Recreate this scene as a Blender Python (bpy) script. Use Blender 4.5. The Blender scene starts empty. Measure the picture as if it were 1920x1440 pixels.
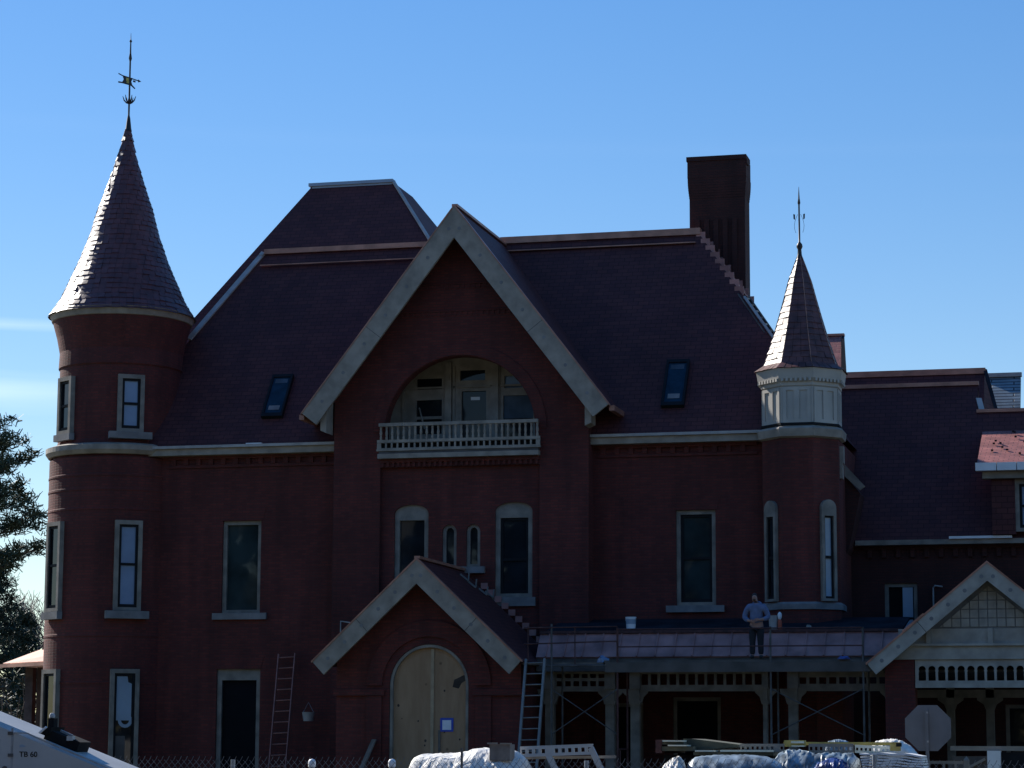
import bpy, bmesh, math, random
from mathutils import Vector, Matrix, Euler
from mathutils.geometry import tessellate_polygon
random.seed(7)
scene = bpy.context.scene
col = scene.collection
R = math.radians

# ------------------------------------------------------------------ camera
FPX = 4600.0                       # focal length in photograph pixels (1920 wide)
PSI, ROLL, DIST, CAMH = R(14.2), R(0.23), 66.0, 1.95
TH = math.atan(680 / FPX)
CAM = Vector((DIST * math.sin(PSI), -DIST * math.cos(PSI), CAMH))
FW = Vector((-math.sin(PSI) * math.cos(TH), math.cos(PSI) * math.cos(TH), math.sin(TH)))
RT = Vector((math.cos(PSI), math.sin(PSI), 0))
UPV = RT.cross(FW)
CX = math.cos(ROLL) * RT + math.sin(ROLL) * UPV
CY = -math.sin(ROLL) * RT + math.cos(ROLL) * UPV
cam_d = bpy.data.cameras.new('camera')
cam = bpy.data.objects.new('camera', cam_d); col.objects.link(cam)
cam_d.sensor_width = 36; cam_d.lens = 36 * FPX / 1920
cam_d.clip_start = 0.5; cam_d.clip_end = 3000
m3 = Matrix((CX, CY, -FW)).transposed()
cam.matrix_world = Matrix.Translation(CAM) @ m3.to_4x4()
scene.camera = cam

# ------------------------------------------------------------------ sky, sun, exposure
SUN_EL = R(33)
SUN_H = Vector((-0.86, 0.51, 0)).normalized()
SUN = Vector((SUN_H.x * math.cos(SUN_EL), SUN_H.y * math.cos(SUN_EL), math.sin(SUN_EL)))
w = bpy.data.worlds.new("World"); scene.world = w; w.use_nodes = True
nt = w.node_tree; N = nt.nodes; L = nt.links
bg = N['Background']
sky = N.new('ShaderNodeTexSky'); sky.sky_type = 'NISHITA'; sky.sun_disc = False
sky.sun_elevation = SUN_EL
sky.sun_rotation = math.atan2(SUN_H.x, SUN_H.y)
sky.air_density = 1.0; sky.dust_density = 0.05; sky.ozone_density = 2.2
bg.inputs['Strength'].default_value = 0.15
hs = N.new('ShaderNodeGamma'); hs.inputs['Gamma'].default_value = 0.72      # camera-like sky contrast
L.new(sky.outputs['Color'], hs.inputs['Color'])
h2 = N.new('ShaderNodeHueSaturation'); h2.inputs['Saturation'].default_value = 1.60; h2.inputs['Hue'].default_value = 0.512
L.new(hs.outputs['Color'], h2.inputs['Color']); hs = h2
# thin cirrus streaks low in the sky to the left
tc = N.new('ShaderNodeTexCoord')
def wmath(op, a, b=None, c=None):
    n = N.new('ShaderNodeMath'); n.operation = op
    for i, v in enumerate((a, b, c)):
        if v is None: continue
        if isinstance(v, (int, float)): n.inputs[i].default_value = v
        else: L.new(v, n.inputs[i])
    return n.outputs[0]
sx = N.new('ShaderNodeSeparateXYZ'); L.new(tc.outputs['Generated'], sx.inputs[0])
mp = N.new('ShaderNodeMapping'); mp.inputs['Scale'].default_value = (9, 9, 150)
L.new(tc.outputs['Generated'], mp.inputs['Vector'])
nz = N.new('ShaderNodeTexNoise'); nz.inputs['Scale'].default_value = 1.0; nz.inputs['Detail'].default_value = 6
L.new(mp.outputs[0], nz.inputs['Vector'])
def band(z0, wd, s):
    t = wmath('ADD', sx.outputs['Z'], wmath('MULTIPLY', sx.outputs['X'], s))
    t = wmath('ADD', t, wmath('MULTIPLY', wmath('SUBTRACT', nz.outputs['Fac'], 0.5), wd * 1.1))
    d = wmath('ABSOLUTE', wmath('DIVIDE', wmath('SUBTRACT', t, z0), wd))
    return wmath('MAXIMUM', wmath('SUBTRACT', 1.0, d), 0.0)
azm = wmath('MINIMUM', wmath('MAXIMUM', wmath('MULTIPLY', wmath('SUBTRACT', -0.36, sx.outputs['X']), 9.0), 0.0), 1.0)
cl = wmath('ADD', wmath('MULTIPLY', band(0.1395, 0.0085, 0.0), 0.32), wmath('MULTIPLY', band(0.1660, 0.0030, 0.0), 0.25))
cl = wmath('MULTIPLY', cl, azm)
cl = wmath('MINIMUM', wmath('ADD', cl, wmath('MULTIPLY', band(0.2365, 0.005, 0.02), 0.006)), 0.75)
mx = N.new('ShaderNodeMix'); mx.data_type = 'RGBA'
L.new(cl, mx.inputs['Factor']); L.new(hs.outputs['Color'], mx.inputs[6])
mx.inputs[7].default_value = (6.0, 6.6, 7.0, 1)
L.new(mx.outputs[2], bg.inputs['Color'])

sd = bpy.data.lights.new('sun', 'SUN'); sd.energy = 5.0; sd.angle = R(0.53); sd.color = (1, 0.95, 0.87)
so = bpy.data.objects.new('sun', sd); col.objects.link(so)
so.location = (-60, 40, 60)
so.rotation_euler = (-SUN).to_track_quat('-Z', 'Y').to_euler()
vs = scene.view_settings
vs.view_transform = 'Standard'; vs.look = 'None'; vs.gamma = 1; vs.use_curve_mapping = False
vs.exposure = 0.60

# ------------------------------------------------------------------ survey helpers (photo pixel -> point on a real plane)
def ray(px, py): return FW + (px - 960) / FPX * CX + (720 - py) / FPX * CY
def U(px, py, Y):
    d = ray(px, py); p = CAM + d * ((Y - CAM.y) / d.y); return p.x, p.z
def ux(px, py, Y): return U(px, py, Y)[0]
def uz(px, py, Y): return U(px, py, Y)[1]
def onplane(px, py, p0, n):
    d = ray(px, py); p0 = Vector(p0); n = Vector(n)
    return CAM + d * ((p0 - CAM).dot(n) / d.dot(n))
def mpp(X, Y, Z): return (Vector((X, Y, Z)) - CAM).dot(FW) / FPX     # metres per photo pixel there

# ------------------------------------------------------------------ materials
def newmat(name):
    m = bpy.data.materials.new(name); m.use_nodes = True
    return m, m.node_tree.nodes, m.node_tree.links, m.node_tree.nodes['Principled BSDF']
def noise_mix(m, c1, c2, scale, detail=5, lo=0.35, hi=0.65, coord='Object', stretch=None):
    Nn, Ll = m.node_tree.nodes, m.node_tree.links
    t = Nn.new('ShaderNodeTexCoord'); n = Nn.new('ShaderNodeTexNoise')
    n.inputs['Scale'].default_value = scale; n.inputs['Detail'].default_value = detail
    if stretch:
        mpn = Nn.new('ShaderNodeMapping'); mpn.inputs['Scale'].default_value = stretch
        Ll.new(t.outputs[coord], mpn.inputs[0]); Ll.new(mpn.outputs[0], n.inputs['Vector'])
    else: Ll.new(t.outputs[coord], n.inputs['Vector'])
    r = Nn.new('ShaderNodeValToRGB')
    r.color_ramp.elements[0].position = lo; r.color_ramp.elements[0].color = (*c1, 1)
    r.color_ramp.elements[1].position = hi; r.color_ramp.elements[1].color = (*c2, 1)
    Ll.new(n.outputs['Fac'], r.inputs['Fac'])
    return r.outputs['Color'], n.outputs['Fac']
def add_bump(m, b, h, strength=0.3, dist=0.02):
    n = m.node_tree.nodes.new('ShaderNodeBump'); n.inputs['Strength'].default_value = strength
    n.inputs['Distance'].default_value = dist
    m.node_tree.links.new(h, n.inputs['Height']); m.node_tree.links.new(n.outputs[0], b.inputs['Normal'])
def plain(name, c, rough=0.6, metal=0.0, var=0.18, scale=3.0, spec=0.5, bump=0.15):
    m, Nn, Ll, b = newmat(name)
    c2 = tuple(min(1, x * (1 + var)) for x in c); c1 = tuple(x * (1 - var) for x in c)
    o, f = noise_mix(m, c1, c2, scale)
    Ll.new(o, b.inputs['Base Color'])
    b.inputs['Roughness'].default_value = rough; b.inputs['Metallic'].default_value = metal
    b.inputs['Specular IOR Level'].default_value = spec
    if bump: add_bump(m, b, f, bump, 0.01)
    return m
def coursed(name, ca, cb, mortar, bw, rh, ms, rough, big, bump=0.4, spec=0.4, offset=0.5, weather=0.35, streak=0.8):
    m, Nn, Ll, b = newmat(name)
    uv = Nn.new('ShaderNodeUVMap')
    br = Nn.new('ShaderNodeTexBrick')
    br.inputs['Color1'].default_value = (*ca, 1); br.inputs['Color2'].default_value = (*cb, 1)
    br.inputs['Mortar'].default_value = (*mortar, 1)
    br.inputs['Scale'].default_value = 1.0; br.inputs['Mortar Size'].default_value = ms
    br.inputs['Brick Width'].default_value = bw; br.inputs['Row Height'].default_value = rh
    br.offset = offset
    Ll.new(uv.outputs[0], br.inputs['Vector'])
    o, f = noise_mix(m, (1 - weather,) * 3, (1 + weather * 0.3,) * 3, big, 6, 0.25, 0.75)
    mm = Nn.new('ShaderNodeMix'); mm.data_type = 'RGBA'; mm.blend_type = 'MULTIPLY'
    mm.inputs['Factor'].default_value = 1
    Ll.new(br.outputs['Color'], mm.inputs[6]); Ll.new(o, mm.inputs[7])
    o3_, f3_ = noise_mix(m, (0.62, 0.60, 0.60), (1.12, 1.08, 1.05), 1.0, 7, 0.32, 0.72, 'Object', (2.6, 2.6, 0.30))   # damp and soot streaks
    m4 = Nn.new('ShaderNodeMix'); m4.data_type = 'RGBA'; m4.blend_type = 'MULTIPLY'; m4.inputs['Factor'].default_value = streak
    Ll.new(mm.outputs[2], m4.inputs[6]); Ll.new(o3_, m4.inputs[7]); Ll.new(m4.outputs[2], b.inputs['Base Color'])
    b.inputs['Roughness'].default_value = rough; b.inputs['Specular IOR Level'].default_value = spec
    inv = Nn.new('ShaderNodeMath'); inv.operation = 'SUBTRACT'; inv.inputs[0].default_value = 1
    Ll.new(br.outputs['Fac'], inv.inputs[1])
    add_bump(m, b, inv.outputs[0], bump, 0.012)
    return m
M = {}
M['brick'] = coursed('brick', (0.165, 0.033, 0.026), (0.108, 0.023, 0.021), (0.085, 0.031, 0.027), 0.22, 0.075, 0.010, 0.85, 0.7)
M['brick_dark'] = coursed('sooty_brick', (0.080, 0.022, 0.018), (0.058, 0.017, 0.015), (0.045, 0.02, 0.018), 0.22, 0.075, 0.010, 0.85, 0.9)
M['slate'] = coursed('purple_slate', (0.118, 0.040, 0.038), (0.084, 0.030, 0.033), (0.050, 0.019, 0.020), 0.30, 0.15, 0.010, 0.65, 0.5, 0.6, 0.18, 0.5, 0.25, 0.35)
M['slate_loose'] = plain('red_slate', (0.105, 0.033, 0.031), 0.44, 0, 0.25, 4.0, 0.55, 0.0)
M['slate_spire'] = plain('matt_red_slate', (0.105, 0.040, 0.036), 0.50, 0, 0.35, 4.0, 0.45, 0.0)
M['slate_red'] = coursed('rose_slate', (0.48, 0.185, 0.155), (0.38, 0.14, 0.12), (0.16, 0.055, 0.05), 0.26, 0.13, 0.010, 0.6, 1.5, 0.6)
M['slate_grey'] = coursed('grey_slate', (0.26, 0.32, 0.35), (0.21, 0.27, 0.30), (0.035, 0.045, 0.055), 1.3, 0.15, 0.020, 0.5, 1.0, 0.9)  # wide dark course lines carry the shadows under the slate edges
M['trim'] = plain('cream_paint', (0.285, 0.245, 0.20), 0.65, 0, 0.22, 2.6, 0.4, 0.3)
M['trim_grey'] = plain('weathered_primer', (0.225, 0.198, 0.165), 0.75, 0, 0.25, 2.8, 0.4, 0.3)
M['stone'] = plain('grey_stone', (0.20, 0.19, 0.185), 0.85, 0, 0.2, 3.0)
M['copper'] = plain('copper', (0.42, 0.20, 0.14), 0.45, 0.35, 0.25, 2.0)
M['copper_pink'] = plain('copper_sheet', (0.37, 0.175, 0.15), 0.6, 0.1, 0.32, 1.6, 0.3)
M['copper_bright'] = plain('new_copper', (0.78, 0.50, 0.36), 0.40, 0.3, 0.12, 2.0)
M['lead'] = plain('lead_flashing', (0.36, 0.34, 0.32), 0.5, 0.0, 0.15, 3.0)
M['dark_paint'] = plain('dark_sash_paint', (0.010, 0.011, 0.013), 0.7, 0, 0.2, 4, 0.2)
M['iron'] = plain('wrought_iron', (0.030, 0.026, 0.026), 0.5, 0.4, 0.3, 8)
M['gold'] = plain('worn_gilding', (0.45, 0.30, 0.07), 0.35, 0.8, 0.3, 8)
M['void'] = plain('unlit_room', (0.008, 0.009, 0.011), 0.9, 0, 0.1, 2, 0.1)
M['plywood'] = None
M['membrane'] = plain('roofing_felt', (0.020, 0.022, 0.028), 0.9, 0, 0.35, 1.5, 0.06)
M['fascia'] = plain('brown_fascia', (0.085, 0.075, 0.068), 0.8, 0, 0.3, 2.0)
M['plank'] = plain('weathered_planks', (0.12, 0.105, 0.09), 0.85, 0, 0.3, 2.5)
M['steel'] = plain('galvanised_steel', (0.32, 0.34, 0.36), 0.5, 0.6, 0.2, 5)
M['rust'] = plain('rusty_red_tube', (0.075, 0.028, 0.026), 0.7, 0.1, 0.35, 6)
M['alu'] = plain('aluminium', (0.20, 0.19, 0.175), 0.5, 0.1, 0.12, 5)
M['ladder_red'] = plain('orange_fibreglass', (0.32, 0.13, 0.10), 0.6, 0, 0.2, 4)
M['yellow'] = plain('yellow_fibreglass', (0.38, 0.31, 0.09), 0.55, 0, 0.2, 5)
M['white'] = plain('white_plastic', (0.78, 0.78, 0.77), 0.5, 0, 0.06, 3)
M['tarp'] = plain('white_tarpaulin', (0.72, 0.69, 0.63), 0.6, 0, 0.18, 3.0, 0.4, 0)
_m = M['tarp']; _n = _m.node_tree.nodes.new('ShaderNodeTexNoise'); _n.inputs['Scale'].default_value = 2.6; _n.inputs['Detail'].default_value = 7; _n.inputs['Distortion'].default_value = 1.2
_t = _m.node_tree.nodes.new('ShaderNodeTexCoord'); _m.node_tree.links.new(_t.outputs['Object'], _n.inputs['Vector'])
add_bump(_m, _m.node_tree.nodes['Principled BSDF'], _n.outputs['Fac'], 0.9, 0.12)
M['lift_white'] = plain('machine_white', (0.40, 0.40, 0.385), 0.42, 0, 0.10, 1.5)
M['black'] = plain('black_rubber', (0.011, 0.012, 0.013), 0.85, 0, 0.3, 6, 0.15)
M['card'] = plain('cardboard', (0.20, 0.17, 0.145), 0.85, 0, 0.2, 6)
M['blue'] = plain('blue_tarpaulin', (0.03, 0.065, 0.24), 0.45, 0, 0.25, 6)
M['wrap'] = plain('clear_wrap', (0.19, 0.24, 0.275), 0.4, 0, 0.55, 6.0, 0.5, 0.3)
M['lumber'] = plain('green_treated_lumber', (0.075, 0.075, 0.050), 0.85, 0, 0.3, 4)
M['lumber_pale'] = plain('pale_lumber', (0.62, 0.62, 0.50), 0.75, 0, 0.1, 4)
M['sign_back'] = plain('bare_sign_back', (0.17, 0.165, 0.17), 0.6, 0.0, 0.1, 3)
M['wire'] = plain('chain_link_wire', (0.22, 0.22, 0.22), 0.6, 0.3, 0.2, 5)
M['porch_white'] = plain('pale_porch_paint', (0.36, 0.325, 0.275), 0.65, 0, 0.2, 2.4, 0.4, 0.25)
M['drum'] = plain('white_drum_paint', (0.42, 0.39, 0.34), 0.6, 0, 0.10, 1.5)
M['tube'] = plain('dull_scaffold_tube', (0.085, 0.085, 0.085), 0.6, 0.2, 0.3, 5)
M['seamwood'] = plain('tan_batten', (0.40, 0.30, 0.19), 0.8, 0, 0.15, 4)
M['skin'] = plain('skin', (0.36, 0.19, 0.14), 0.55, 0, 0.1, 9)
M['hair'] = plain('dark_hair', (0.03, 0.02, 0.016), 0.7, 0, 0.2, 9)
M['shirt'] = plain('blue_grey_fleece', (0.125, 0.155, 0.25), 0.9, 0, 0.15, 9)
M['trouser'] = plain('black_work_trousers', (0.012, 0.014, 0.02), 0.85, 0, 0.2, 9)
M['boot'] = plain('dark_boots', (0.02, 0.017, 0.015), 0.6, 0, 0.2, 9)
M['paper'] = plain('printed_paper', (0.72, 0.74, 0.80), 0.8, 0, 0.04, 9)
M['tape'] = plain('blue_tape', (0.025, 0.07, 0.42), 0.6, 0, 0.1, 9)
M['orange'] = plain('orange_plastic', (0.42, 0.07, 0.025), 0.5, 0, 0.15, 9)
M['bark'] = plain('bark', (0.055, 0.042, 0.034), 0.9, 0, 0.35, 3)
M['bark_grey'] = plain('grey_bark', (0.10, 0.085, 0.075), 0.9, 0, 0.3, 3)
M['film_and_reflection'] = plain('blue_film_and_reflection', (0.16, 0.235, 0.36), 0.25, 0, 0.12, 1.2, 0.5, 0)
M['blind'] = plain('pale_blue_blind', (0.26, 0.34, 0.42), 0.4, 0, 0.12, 1.2, 0.5, 0)
M['skylight'] = plain('blue_skylight_film', (0.010, 0.035, 0.060), 0.7, 0, 0.25, 3, 0.12, 0)
M['dimblind'] = plain('dim_blind', (0.07, 0.095, 0.12), 0.6, 0, 0.3, 2.0, 0.2, 0)
def needles(name, a, b):
    m, Nn, Ll, bb = newmat(name)
    g = Nn.new('ShaderNodeNewGeometry'); r = Nn.new('ShaderNodeValToRGB')
    r.color_ramp.elements[0].color = (*a, 1); r.color_ramp.elements[1].color = (*b, 1)
    Ll.new(g.outputs['Random Per Island'], r.inputs['Fac']); Ll.new(r.outputs['Color'], bb.inputs['Base Color'])
    bb.inputs['Roughness'].default_value = 0.6; bb.inputs['Specular IOR Level'].default_value = 0.3
    return m
M['pine'] = needles('pine_needles', (0.022, 0.040, 0.020), (0.075, 0.098, 0.045))
M['spruce'] = needles('spruce_needles', (0.015, 0.030, 0.020), (0.045, 0.070, 0.040))
M['shrub'] = needles('shrub_leaves', (0.035, 0.045, 0.025), (0.10, 0.10, 0.06))
M['twig'] = needles('bare_twigs', (0.06, 0.05, 0.045), (0.13, 0.11, 0.10))
def glass(name, tint=(0.012, 0.016, 0.020), rough=0.03):
    m, Nn, Ll, b = newmat(name)
    o, f = noise_mix(m, tuple(c * .7 for c in tint), tuple(c * 1.5 for c in tint), 1.3, 4)
    Ll.new(o, b.inputs['Base Color'])
    b.inputs['Roughness'].default_value = rough; b.inputs['IOR'].default_value = 1.45; b.inputs['Specular IOR Level'].default_value = 0.32
    n2 = Nn.new('ShaderNodeTexNoise'); n2.inputs['Scale'].default_value = 0.9
    t = Nn.new('ShaderNodeTexCoord'); Ll.new(t.outputs['Object'], n2.inputs['Vector'])
    add_bump(m, b, n2.outputs['Fac'], 0.08, 0.05)
    return m
M['glass'] = glass('dark_window_glass')
M['glass_green'] = glass('green_dark_glass', (0.020, 0.032, 0.034))
def plywood():
    m, Nn, Ll, b = newmat('plywood')
    o, f = noise_mix(m, (0.30, 0.180, 0.098), (0.39, 0.245, 0.140), 2.0, 6, 0.3, 0.7, 'Object', (3, 3, 0.7))
    t = Nn.new('ShaderNodeTexCoord'); v = Nn.new('ShaderNodeTexVoronoi'); v.inputs['Scale'].default_value = 3.2
    mpn = Nn.new('ShaderNodeMapping'); mpn.inputs['Scale'].default_value = (1, 1, 1)
    Ll.new(t.outputs['Object'], mpn.inputs[0]); Ll.new(mpn.outputs[0], v.inputs['Vector'])
    r = Nn.new('ShaderNodeValToRGB'); r.color_ramp.elements[0].position = 0.05; r.color_ramp.elements[1].position = 0.16
    r.color_ramp.elements[0].color = (0.45, 0.42, 0.38, 1); r.color_ramp.elements[1].color = (1, 1, 1, 1)
    Ll.new(v.outputs['Distance'], r.inputs['Fac'])
    mm = Nn.new('ShaderNodeMix'); mm.data_type = 'RGBA'; mm.blend_type = 'MULTIPLY'; mm.inputs['Factor'].default_value = 1
    Ll.new(o, mm.inputs[6]); Ll.new(r.outputs['Color'], mm.inputs[7]); Ll.new(mm.outputs[2], b.inputs['Base Color'])
    b.inputs['Roughness'].default_value = 0.8
    return m
M['plywood'] = plywood()
M['ground'] = plain('bare_site_soil', (0.085, 0.072, 0.060), 0.95, 0, 0.35, 0.35)
M['lawn'] = plain('early_spring_grass', (0.075, 0.080, 0.038), 0.95, 0, 0.3, 0.8)
M['asphalt'] = plain('asphalt', (0.05, 0.05, 0.052), 0.9, 0, 0.2, 0.9)
M['concrete'] = plain('concrete', (0.30, 0.29, 0.27), 0.9, 0, 0.15, 0.8)
M['line'] = plain('road_paint', (0.70, 0.66, 0.30), 0.7, 0, 0.1, 3)
M['far'] = needles('far_woodland', (0.04, 0.045, 0.03), (0.09, 0.085, 0.06))

# ------------------------------------------------------------------ mesh builder
class MB:
    def __init__(s): s.v = []; s.f = []; s.smooth = False
    def add(s, pts):
        i = len(s.v); s.v += [Vector(p) for p in pts]; return i
    def face(s, pts):
        i = s.add(pts); s.f.append(list(range(i, i + len(pts)))); return s
    def box(s, x0, x1, y0, y1, z0, z1, mat=None):
        P = [Vector((x, y, z)) for x in (x0, x1) for y in (y0, y1) for z in (z0, z1)]
        if mat: P = [mat @ p for p in P]
        i = s.add(P)
        for q in ((0, 1, 3, 2), (4, 6, 7, 5), (0, 4, 5, 1), (2, 3, 7, 6), (0, 2, 6, 4), (1, 5, 7, 3)):
            s.f.append([i + k for k in q])
        return s
    def bar(s, a, b, wx, wz, up=(0, 0, 1)):      # rectangular bar from a to b
        a, b = Vector(a), Vector(b); d = (b - a).normalized(); up = Vector(up)
        if abs(d.dot(up)) > 0.98: up = Vector((0, 1, 0))
        sdv = d.cross(up).normalized(); u = sdv.cross(d)
        P = [p + sdv * (sx_ * wx / 2) + u * (sz * wz / 2) for p in (a, b) for sx_ in (-1, 1) for sz in (-1, 1)]
        i = s.add(P)
        for q in ((0, 1, 3, 2), (4, 6, 7, 5), (0, 4, 5, 1), (2, 3, 7, 6), (0, 2, 6, 4), (1, 5, 7, 3)):
            s.f.append([i + k for k in q])
        return s
    def tube(s, pts, rad, n=6, cap=True):
        pts = [Vector(p) for p in pts]
        rs = rad if isinstance(rad, (list, tuple)) else [rad] * len(pts)
        prev = None; base = len(s.v)
        for k, p in enumerate(pts):
            d = (pts[min(k + 1, len(pts) - 1)] - pts[max(k - 1, 0)]).normalized()
            if prev is None:
                a = d.orthogonal().normalized()
            else:
                a = (prev - d * prev.dot(d)); a = a.normalized() if a.length > 1e-6 else d.orthogonal().normalized()
            prev = a; b = d.cross(a)
            for j in range(n):
                t = 2 * math.pi * j / n
                s.v.append(p + (a * math.cos(t) + b * math.sin(t)) * rs[k])
        for k in range(len(pts) - 1):
            for j in range(n):
                j2 = (j + 1) % n
                s.f.append([base + k * n + j, base + k * n + j2, base + (k + 1) * n + j2, base + (k + 1) * n + j])
        if cap:
            s.f.append([base + j for j in range(n)][::-1]); s.f.append([base + (len(pts) - 1) * n + j for j in range(n)])
        return s
    def lathe(s, prof, cx, cy, n=48, a0=0.0, cap=False):
        base = len(s.v)
        for r, z in prof:
            for j in range(n):
                t = a0 + 2 * math.pi * j / n
                s.v.append(Vector((cx + r * math.cos(t), cy + r * math.sin(t), z)))
        for k in range(len(prof) - 1):
            for j in range(n):
                j2 = (j + 1) % n
                s.f.append([base + k * n + j, base + k * n + j2, base + (k + 1) * n + j2, base + (k + 1) * n + j])
        if cap:
            s.f.append([base + j for j in range(n)][::-1])
            s.f.append([base + (len(prof) - 1) * n + j for j in range(n)])
        return s
    def panel(s, outer, holes, Y, depth=0.0, rev=None, xf=None):
        """flat wall in the XZ plane at Y (outward -Y) with holes; reveals run back `depth`."""
        xf = xf or (lambda x, y, z: Vector((x, y, z)))
        allp = [p for lp in [outer] + holes for p in lp]
        tris = tessellate_polygon([[Vector((x, z, 0)) for x, z in lp] for lp in [outer] + holes])
        i = s.add([xf(x, Y, z) for x, z in allp])
        for t in tris:
            a, b, c = [Vector((*allp[k], 0)) for k in t]
            t = list(t)
            if (b - a).cross(c - a).z < 0: t = t[::-1]
            s.f.append([i + k for k in t])
        if depth:
            for lp in (holes if rev is None else rev):
                n = len(lp)
                for k in range(n):
                    (xa, za), (xb, zb) = lp[k], lp[(k + 1) % n]
                    s.face([xf(xa, Y, za), xf(xb, Y, zb), xf(xb, Y + depth, zb), xf(xa, Y + depth, za)])
        return s
    def slab(s, poly, Y0, Y1, xf=None):           # polygon in XZ extruded from Y0 to Y1
        s.panel(poly, [], Y0, xf=xf)
        g = xf or (lambda x, y, z: Vector((x, y, z)))
        n = len(poly)
        for k in range(n):
            (xa, za), (xb, zb) = poly[k], poly[(k + 1) % n]
            s.face([g(xa, Y0, za), g(xb, Y0, zb), g(xb, Y1, zb), g(xa, Y1, za)])
        s.panel(poly, [], Y1, xf=xf)
        return s
    def sheet(s, pts, t):                          # a planar polygon given thickness t downwards along its normal
        pts = [Vector(p) for p in pts]
        n = (pts[1] - pts[0]).cross(pts[-1] - pts[0]).normalized()
        if n.z < 0: n = -n
        lo = [p - n * t for p in pts]
        s.face(pts); s.face(lo[::-1])
        for k in range(len(pts)):
            k2 = (k + 1) % len(pts); s.face([pts[k], lo[k], lo[k2], pts[k2]])
        return s
    def build(s, name, mat, parent=None, smooth=False, origin=None):
        me = bpy.data.meshes.new(name)
        o3 = Vector(origin) if origin else Vector((0, 0, 0))
        me.from_pydata([v - o3 for v in s.v], [], s.f)
        uvl = me.uv_layers.new(name='UVMap')
        for p in me.polygons:
            n = p.normal
            if abs(n.z) > 0.97: ua, va = Vector((1, 0, 0)), Vector((0, 1, 0))
            else:
                ua = Vector((0, 0, 1)).cross(n).normalized(); va = n.cross(ua)
            for li in p.loop_indices:
                c = me.vertices[me.loops[li].vertex_index].co + o3
                uvl.data[li].uv = (c.dot(ua), c.dot(va))
            p.use_smooth = smooth
        if isinstance(mat, str): mat = M[mat]
        me.materials.append(mat)
        o = bpy.data.objects.new(name, me); col.objects.link(o)
        o.location = o3
        if parent:
            o.parent = parent
            o.matrix_parent_inverse = Matrix.Identity(4)
            o.location = o3 - wloc(parent)
        return o
def wloc(o):
    v = Vector(o.location)
    while o.parent: o = o.parent; v = v + Vector(o.location)
    return v
def tag(o, label=None, cat=None, group=None, kind=None):
    if label: o['label'] = label
    if cat: o['category'] = cat
    if group: o['group'] = group
    if kind: o['kind'] = kind
    return o
def thing(name, loc, label, cat, group=None):
    o = bpy.data.objects.new(name, None); col.objects.link(o); o.location = loc
    o.empty_display_size = 0.2
    return tag(o, label, cat, group)
def copy_tree(o, parent=None):
    c = o.copy(); col.objects.link(c)
    if parent: c.parent = parent
    for ch in list(o.children): copy_tree(ch, c)
    return c
def struct(name, mb, mat):
    return tag(mb.build(name, mat), kind='structure')
def shade_smooth(o, ang=40):
    for p in o.data.polygons: p.use_smooth = True
    try: o.data.set_sharp_from_angle(angle=R(ang))
    except Exception: pass
    return o
def arc(cx, cz, r, a0, a1, n, rz=None):
    rz = rz or r
    return [(cx + r * math.cos(R(a0 + (a1 - a0) * k / n)), cz + rz * math.sin(R(a0 + (a1 - a0) * k / n))) for k in range(n + 1)]
def rect(x0, x1, z0, z1): return [(x0, z0), (x1, z0), (x1, z1), (x0, z1)]
def arched(x0, x1, z0, zs, rise, n=14):            # flat-bottomed opening with an arched head springing at zs
    return [(x0, z0), (x1, z0)] + arc((x0 + x1) / 2, zs, (x1 - x0) / 2, 0, 180, n, rise)

# ------------------------------------------------------------------ ground
g = MB(); g.face([(-900, -900, 0), (900, -900, 0), (900, 900, 0), (-900, 900, 0)]); struct('ground', g, 'ground')
g = MB(); g.face([(-120, -25, .004), (120, -25, .004), (120, -1, .004), (-120, -1, .004)]); struct('lawn', g, 'lawn')
g = MB(); g.box(-150, 150, -47.9, -46, -.05, .13); struct('pavement', g, 'concrete')
g = MB(); g.face([(-200, -58, .006), (200, -58, .006), (200, -48.05, .006), (-200, -48.05, .006)]); struct('road', g, 'asphalt')
g = MB()
for s_ in (-.12, .12): g.face([(-200, -53 + s_ - .05, .011), (200, -53 + s_ - .05, .011), (200, -53 + s_ + .05, .011), (-200, -53 + s_ + .05, .011)])
struct('road_marking', g, 'line')
g = MB(); g.box(-200, 200, -48.05, -47.9, -.05, .14); struct('kerb', g, 'stone')

# ================================================================== THE MANSION
EAVE, RIDGE, YE, YR = 10.15, 16.6, -0.35, 4.2
RS = (RIDGE - EAVE) / (YR - YE)                    # main roof rise over run
def roofY(z): return YE + (z - EAVE) / RS
def roofZ(y): return EAVE + (y - YE) * RS
mansion = thing('mansion', (0, 0, 0), 'red brick mansion with round tower, steep purple slate roofs and pale gables, under renovation', 'mansion')
def part(name, mb, mat, parent=None, smooth=False):
    return mb.build(name, mat, parent or mansion, smooth)

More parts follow.
